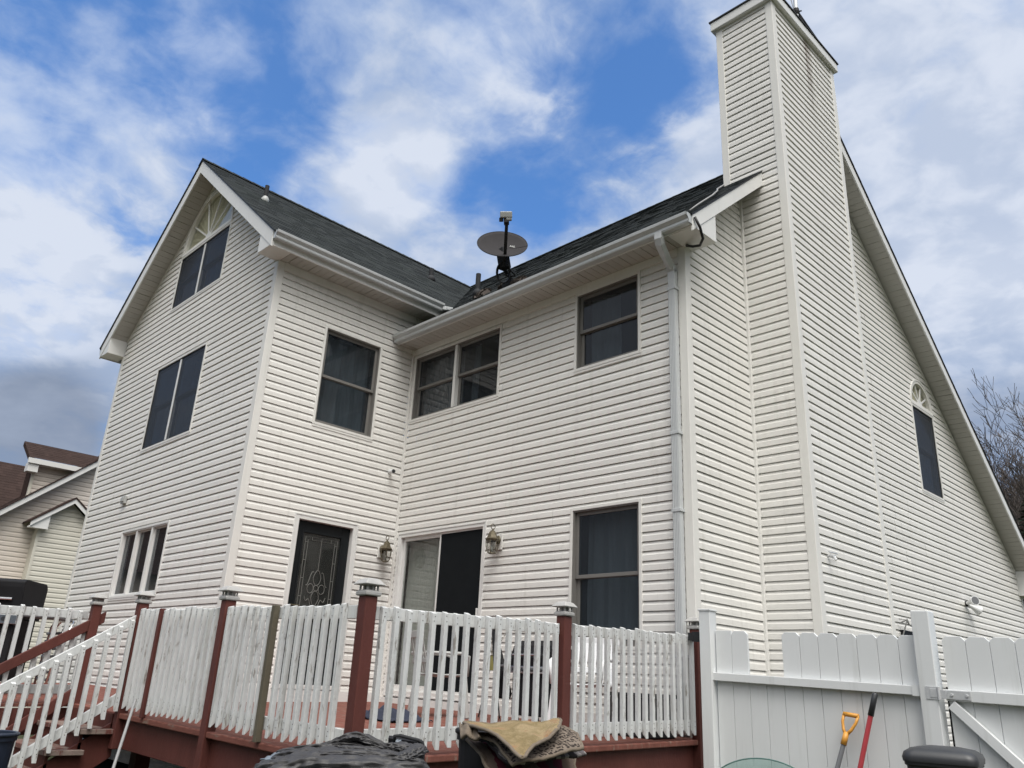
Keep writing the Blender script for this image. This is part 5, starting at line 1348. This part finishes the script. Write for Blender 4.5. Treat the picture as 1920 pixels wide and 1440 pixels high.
# small gabled bay on the wall
bx = -15.5; bs = .80; by, bz = -.02, 5.20
def bl(y): return bz - bs * abs(y - by)
q = MB(); siding(q, PX(bx), lambda z: (max(-.70, by - (bz - .10 - z) / bs), min(.66, by + (bz - .10 - z) / bs)), -.4, bz - .1, (), .04, (), .13, .9); q.quad((bx, -.70, -.4), (NX, -.70, -.4), (NX, -.70, 4.6), (bx, -.70, 4.6)); q.quad((bx, .66, -.4), (NX, .66, -.4), (NX, .66, 4.6), (bx, .66, 4.6)); bay = q.build('bay', MT['ncream'], nb, fix=False)
q = MB()
for sg in (-1, 1):
    y1 = by + sg * .98
    q.prism([(bx + .22, by, bz), (bx + .22, y1, bl(y1)), (bx + .22, y1, bl(y1) - .13), (bx + .22, by, bz - .13)], (.03, 0, 0))
    q.prism([(bx + .21, y1, bl(y1) - .12), (bx + .21, by + sg * .52, bl(by + sg * .52) - .12), (bx + .21, by + sg * .52, bl(y1) - .16), (bx + .21, y1, bl(y1) - .16)], (-.22, 0, 0))
q.build('rake_board', MT['white'], bay)
q = MB(); q.box(bx - .04, bx + .03, -.73, -.66, -.4, 4.5); q.build('corner_post', MT['ncream'], bay)
q = MB()
for sg in (-1, 1): y1 = by + sg * 1.0; q.prism([(bx + .27, by, bz + .05), (bx + .27, y1, bl(y1) + .05), (bx + .27, y1, bl(y1)), (bx + .27, by, bz)], (-.8, 0, 0))
q.build('roof', MT['brownroof'], bay)

# ================================================================== trees beyond the house
def bare_tree(seed, H):
    rr = random.Random(seed); trunk = MB(); crown = MB()
    def grow(mb, p, d, ln, r, lvl):
        n = 4 if lvl < 2 else 3; pts = [p]; rs = [r]; dd = d.copy()
        for i in range(n):
            dd = (dd + Vector((rr.uniform(-1, 1), rr.uniform(-1, 1), rr.uniform(-.3, .6))) * (.10 if lvl == 0 else .16)).normalized()
            p = p + dd * ln / n; pts.append(p); rs.append(max(.010, r * (1 - .55 * (i + 1) / n)))
        mb.tube(pts, rs, 7 if lvl == 0 else (5 if lvl < 3 else 3), False)
        if lvl >= 5: return
        k = (6, 5, 4, 4, 4)[lvl] if lvl < 5 else 0
        for j in range(k):
            f = rr.uniform(.35, 1.0) if lvl else rr.uniform(.42, 1.0)
            q = pts[0].lerp(pts[-1], f) if False else pts[min(n, max(1, int(round(f * n))))]
            a = rr.uniform(0, 6.283); sp = rr.uniform(.35, .75) if lvl else rr.uniform(.3, .55)
            o = dd.orthogonal().normalized(); o2 = dd.cross(o)
            nd = (dd + (o * math.cos(a) + o2 * math.sin(a)) * sp * 1.2 + Vector((0, 0, .25))).normalized()
            grow(crown, q, nd, ln * rr.uniform(.5, .72), max(.010, rs[min(n, int(round(f * n)))] * .62), lvl + 1)
    grow(trunk, Vector((0, 0, 0)), Vector((rr.uniform(-.06, .06), rr.uniform(-.06, .06), 1)).normalized(), H * .55, H * .019, 0)
    return trunk, crown
TREES = [((1.25, 25.8), 9.0, 'forked bare grey tree just beyond the right roof edge'), ((2.75, 24.5), 10.0, 'tall bare tree at the right edge of the picture'), ((-.2, 27.5), 8.4, 'thin bare tree whose top shows just above the roof edge'),
         ((2.1, 30.0), 9.6, 'bare tree between and behind the two nearest trees'), ((3.6, 28.5), 10.2, 'bare tree behind the evergreen'), ((.6, 32.0), 9.6, 'slim bare tree far back beyond the roof edge'), ((3.0, 34.5), 11.4, 'farthest bare tree in the row behind the house'), ((-1.6, 31.0), 8.6, 'bare tree mostly hidden by the roof'),
         ((1.9, 36.5), 11.0, 'slender bare tree in the back row above the middle of the gap'), ((2.5, 27.3), 8.0, 'short bushy bare tree low between the two nearest trees'), ((4.4, 33.0), 11.5, 'bare tree at the far right of the back row'), ((.9, 28.8), 8.4, 'short bare tree close behind the roof slope'), ((3.3, 31.2), 9.4, 'bare tree just left of the far right one'), ((1.5, 34.0), 9.8, 'bare tree behind the forked one')]
protos = []
for i, ((x, y), H, lab) in enumerate(TREES):
    if i < 4:
        tr, cr = bare_tree(20 + i, 13.0); t = thing('bare_tree', lab, 'tree', (x, y, -.47), random.random() * 6, 'bare trees behind the house')
        tr.build('trunk', MT['bark'], t, world=False, fix=False, smooth=True); cr.build('crown', MT['bark'], t, world=False, fix=False); protos.append(t)
    else:
        t = copy_tree(protos[i % 4]); t.location = (x, y, -.47); t.rotation_euler = (0, 0, random.random() * 6); t['label'] = lab
    t.scale = (H / 13.0,) * 3
def evergreen(x, y, H):
    t = thing('evergreen_tree', 'dark evergreen low beside the bare trees at the right edge', 'tree', (x, y, -.47))
    q = MB(); q.tube([(0, 0, 0), (0, 0, H)], [.16, .02], 8); q.build('trunk', MT['bark'], t, world=False)
    q = MB(); rr = random.Random(2)
    for i in range(2600):
        z = H * (.10 + .90 * rr.random() ** 1.15); R = (H - z) * .34 + .12; a = rr.uniform(0, 6.283); r = R * math.sqrt(rr.random()) * (1 + .25 * math.sin(z * 6 + a * 3))
        p = Vector((r * math.cos(a), r * math.sin(a), z - .25 * r)); d = Vector((math.cos(a), math.sin(a), rr.uniform(-.5, .15))).normalized() * rr.uniform(.12, .28); s = d.cross(Vector((rr.uniform(-.4, .4), rr.uniform(-.4, .4), 1))).normalized() * rr.uniform(.03, .07)
        q.add([p - s, p + s, p + d + s * .3, p + d - s * .3], [(0, 1, 2, 3)])
    q.build('crown', MT['needle'], t, world=False, fix=False)
evergreen(3.25, 21.6, 7.6)
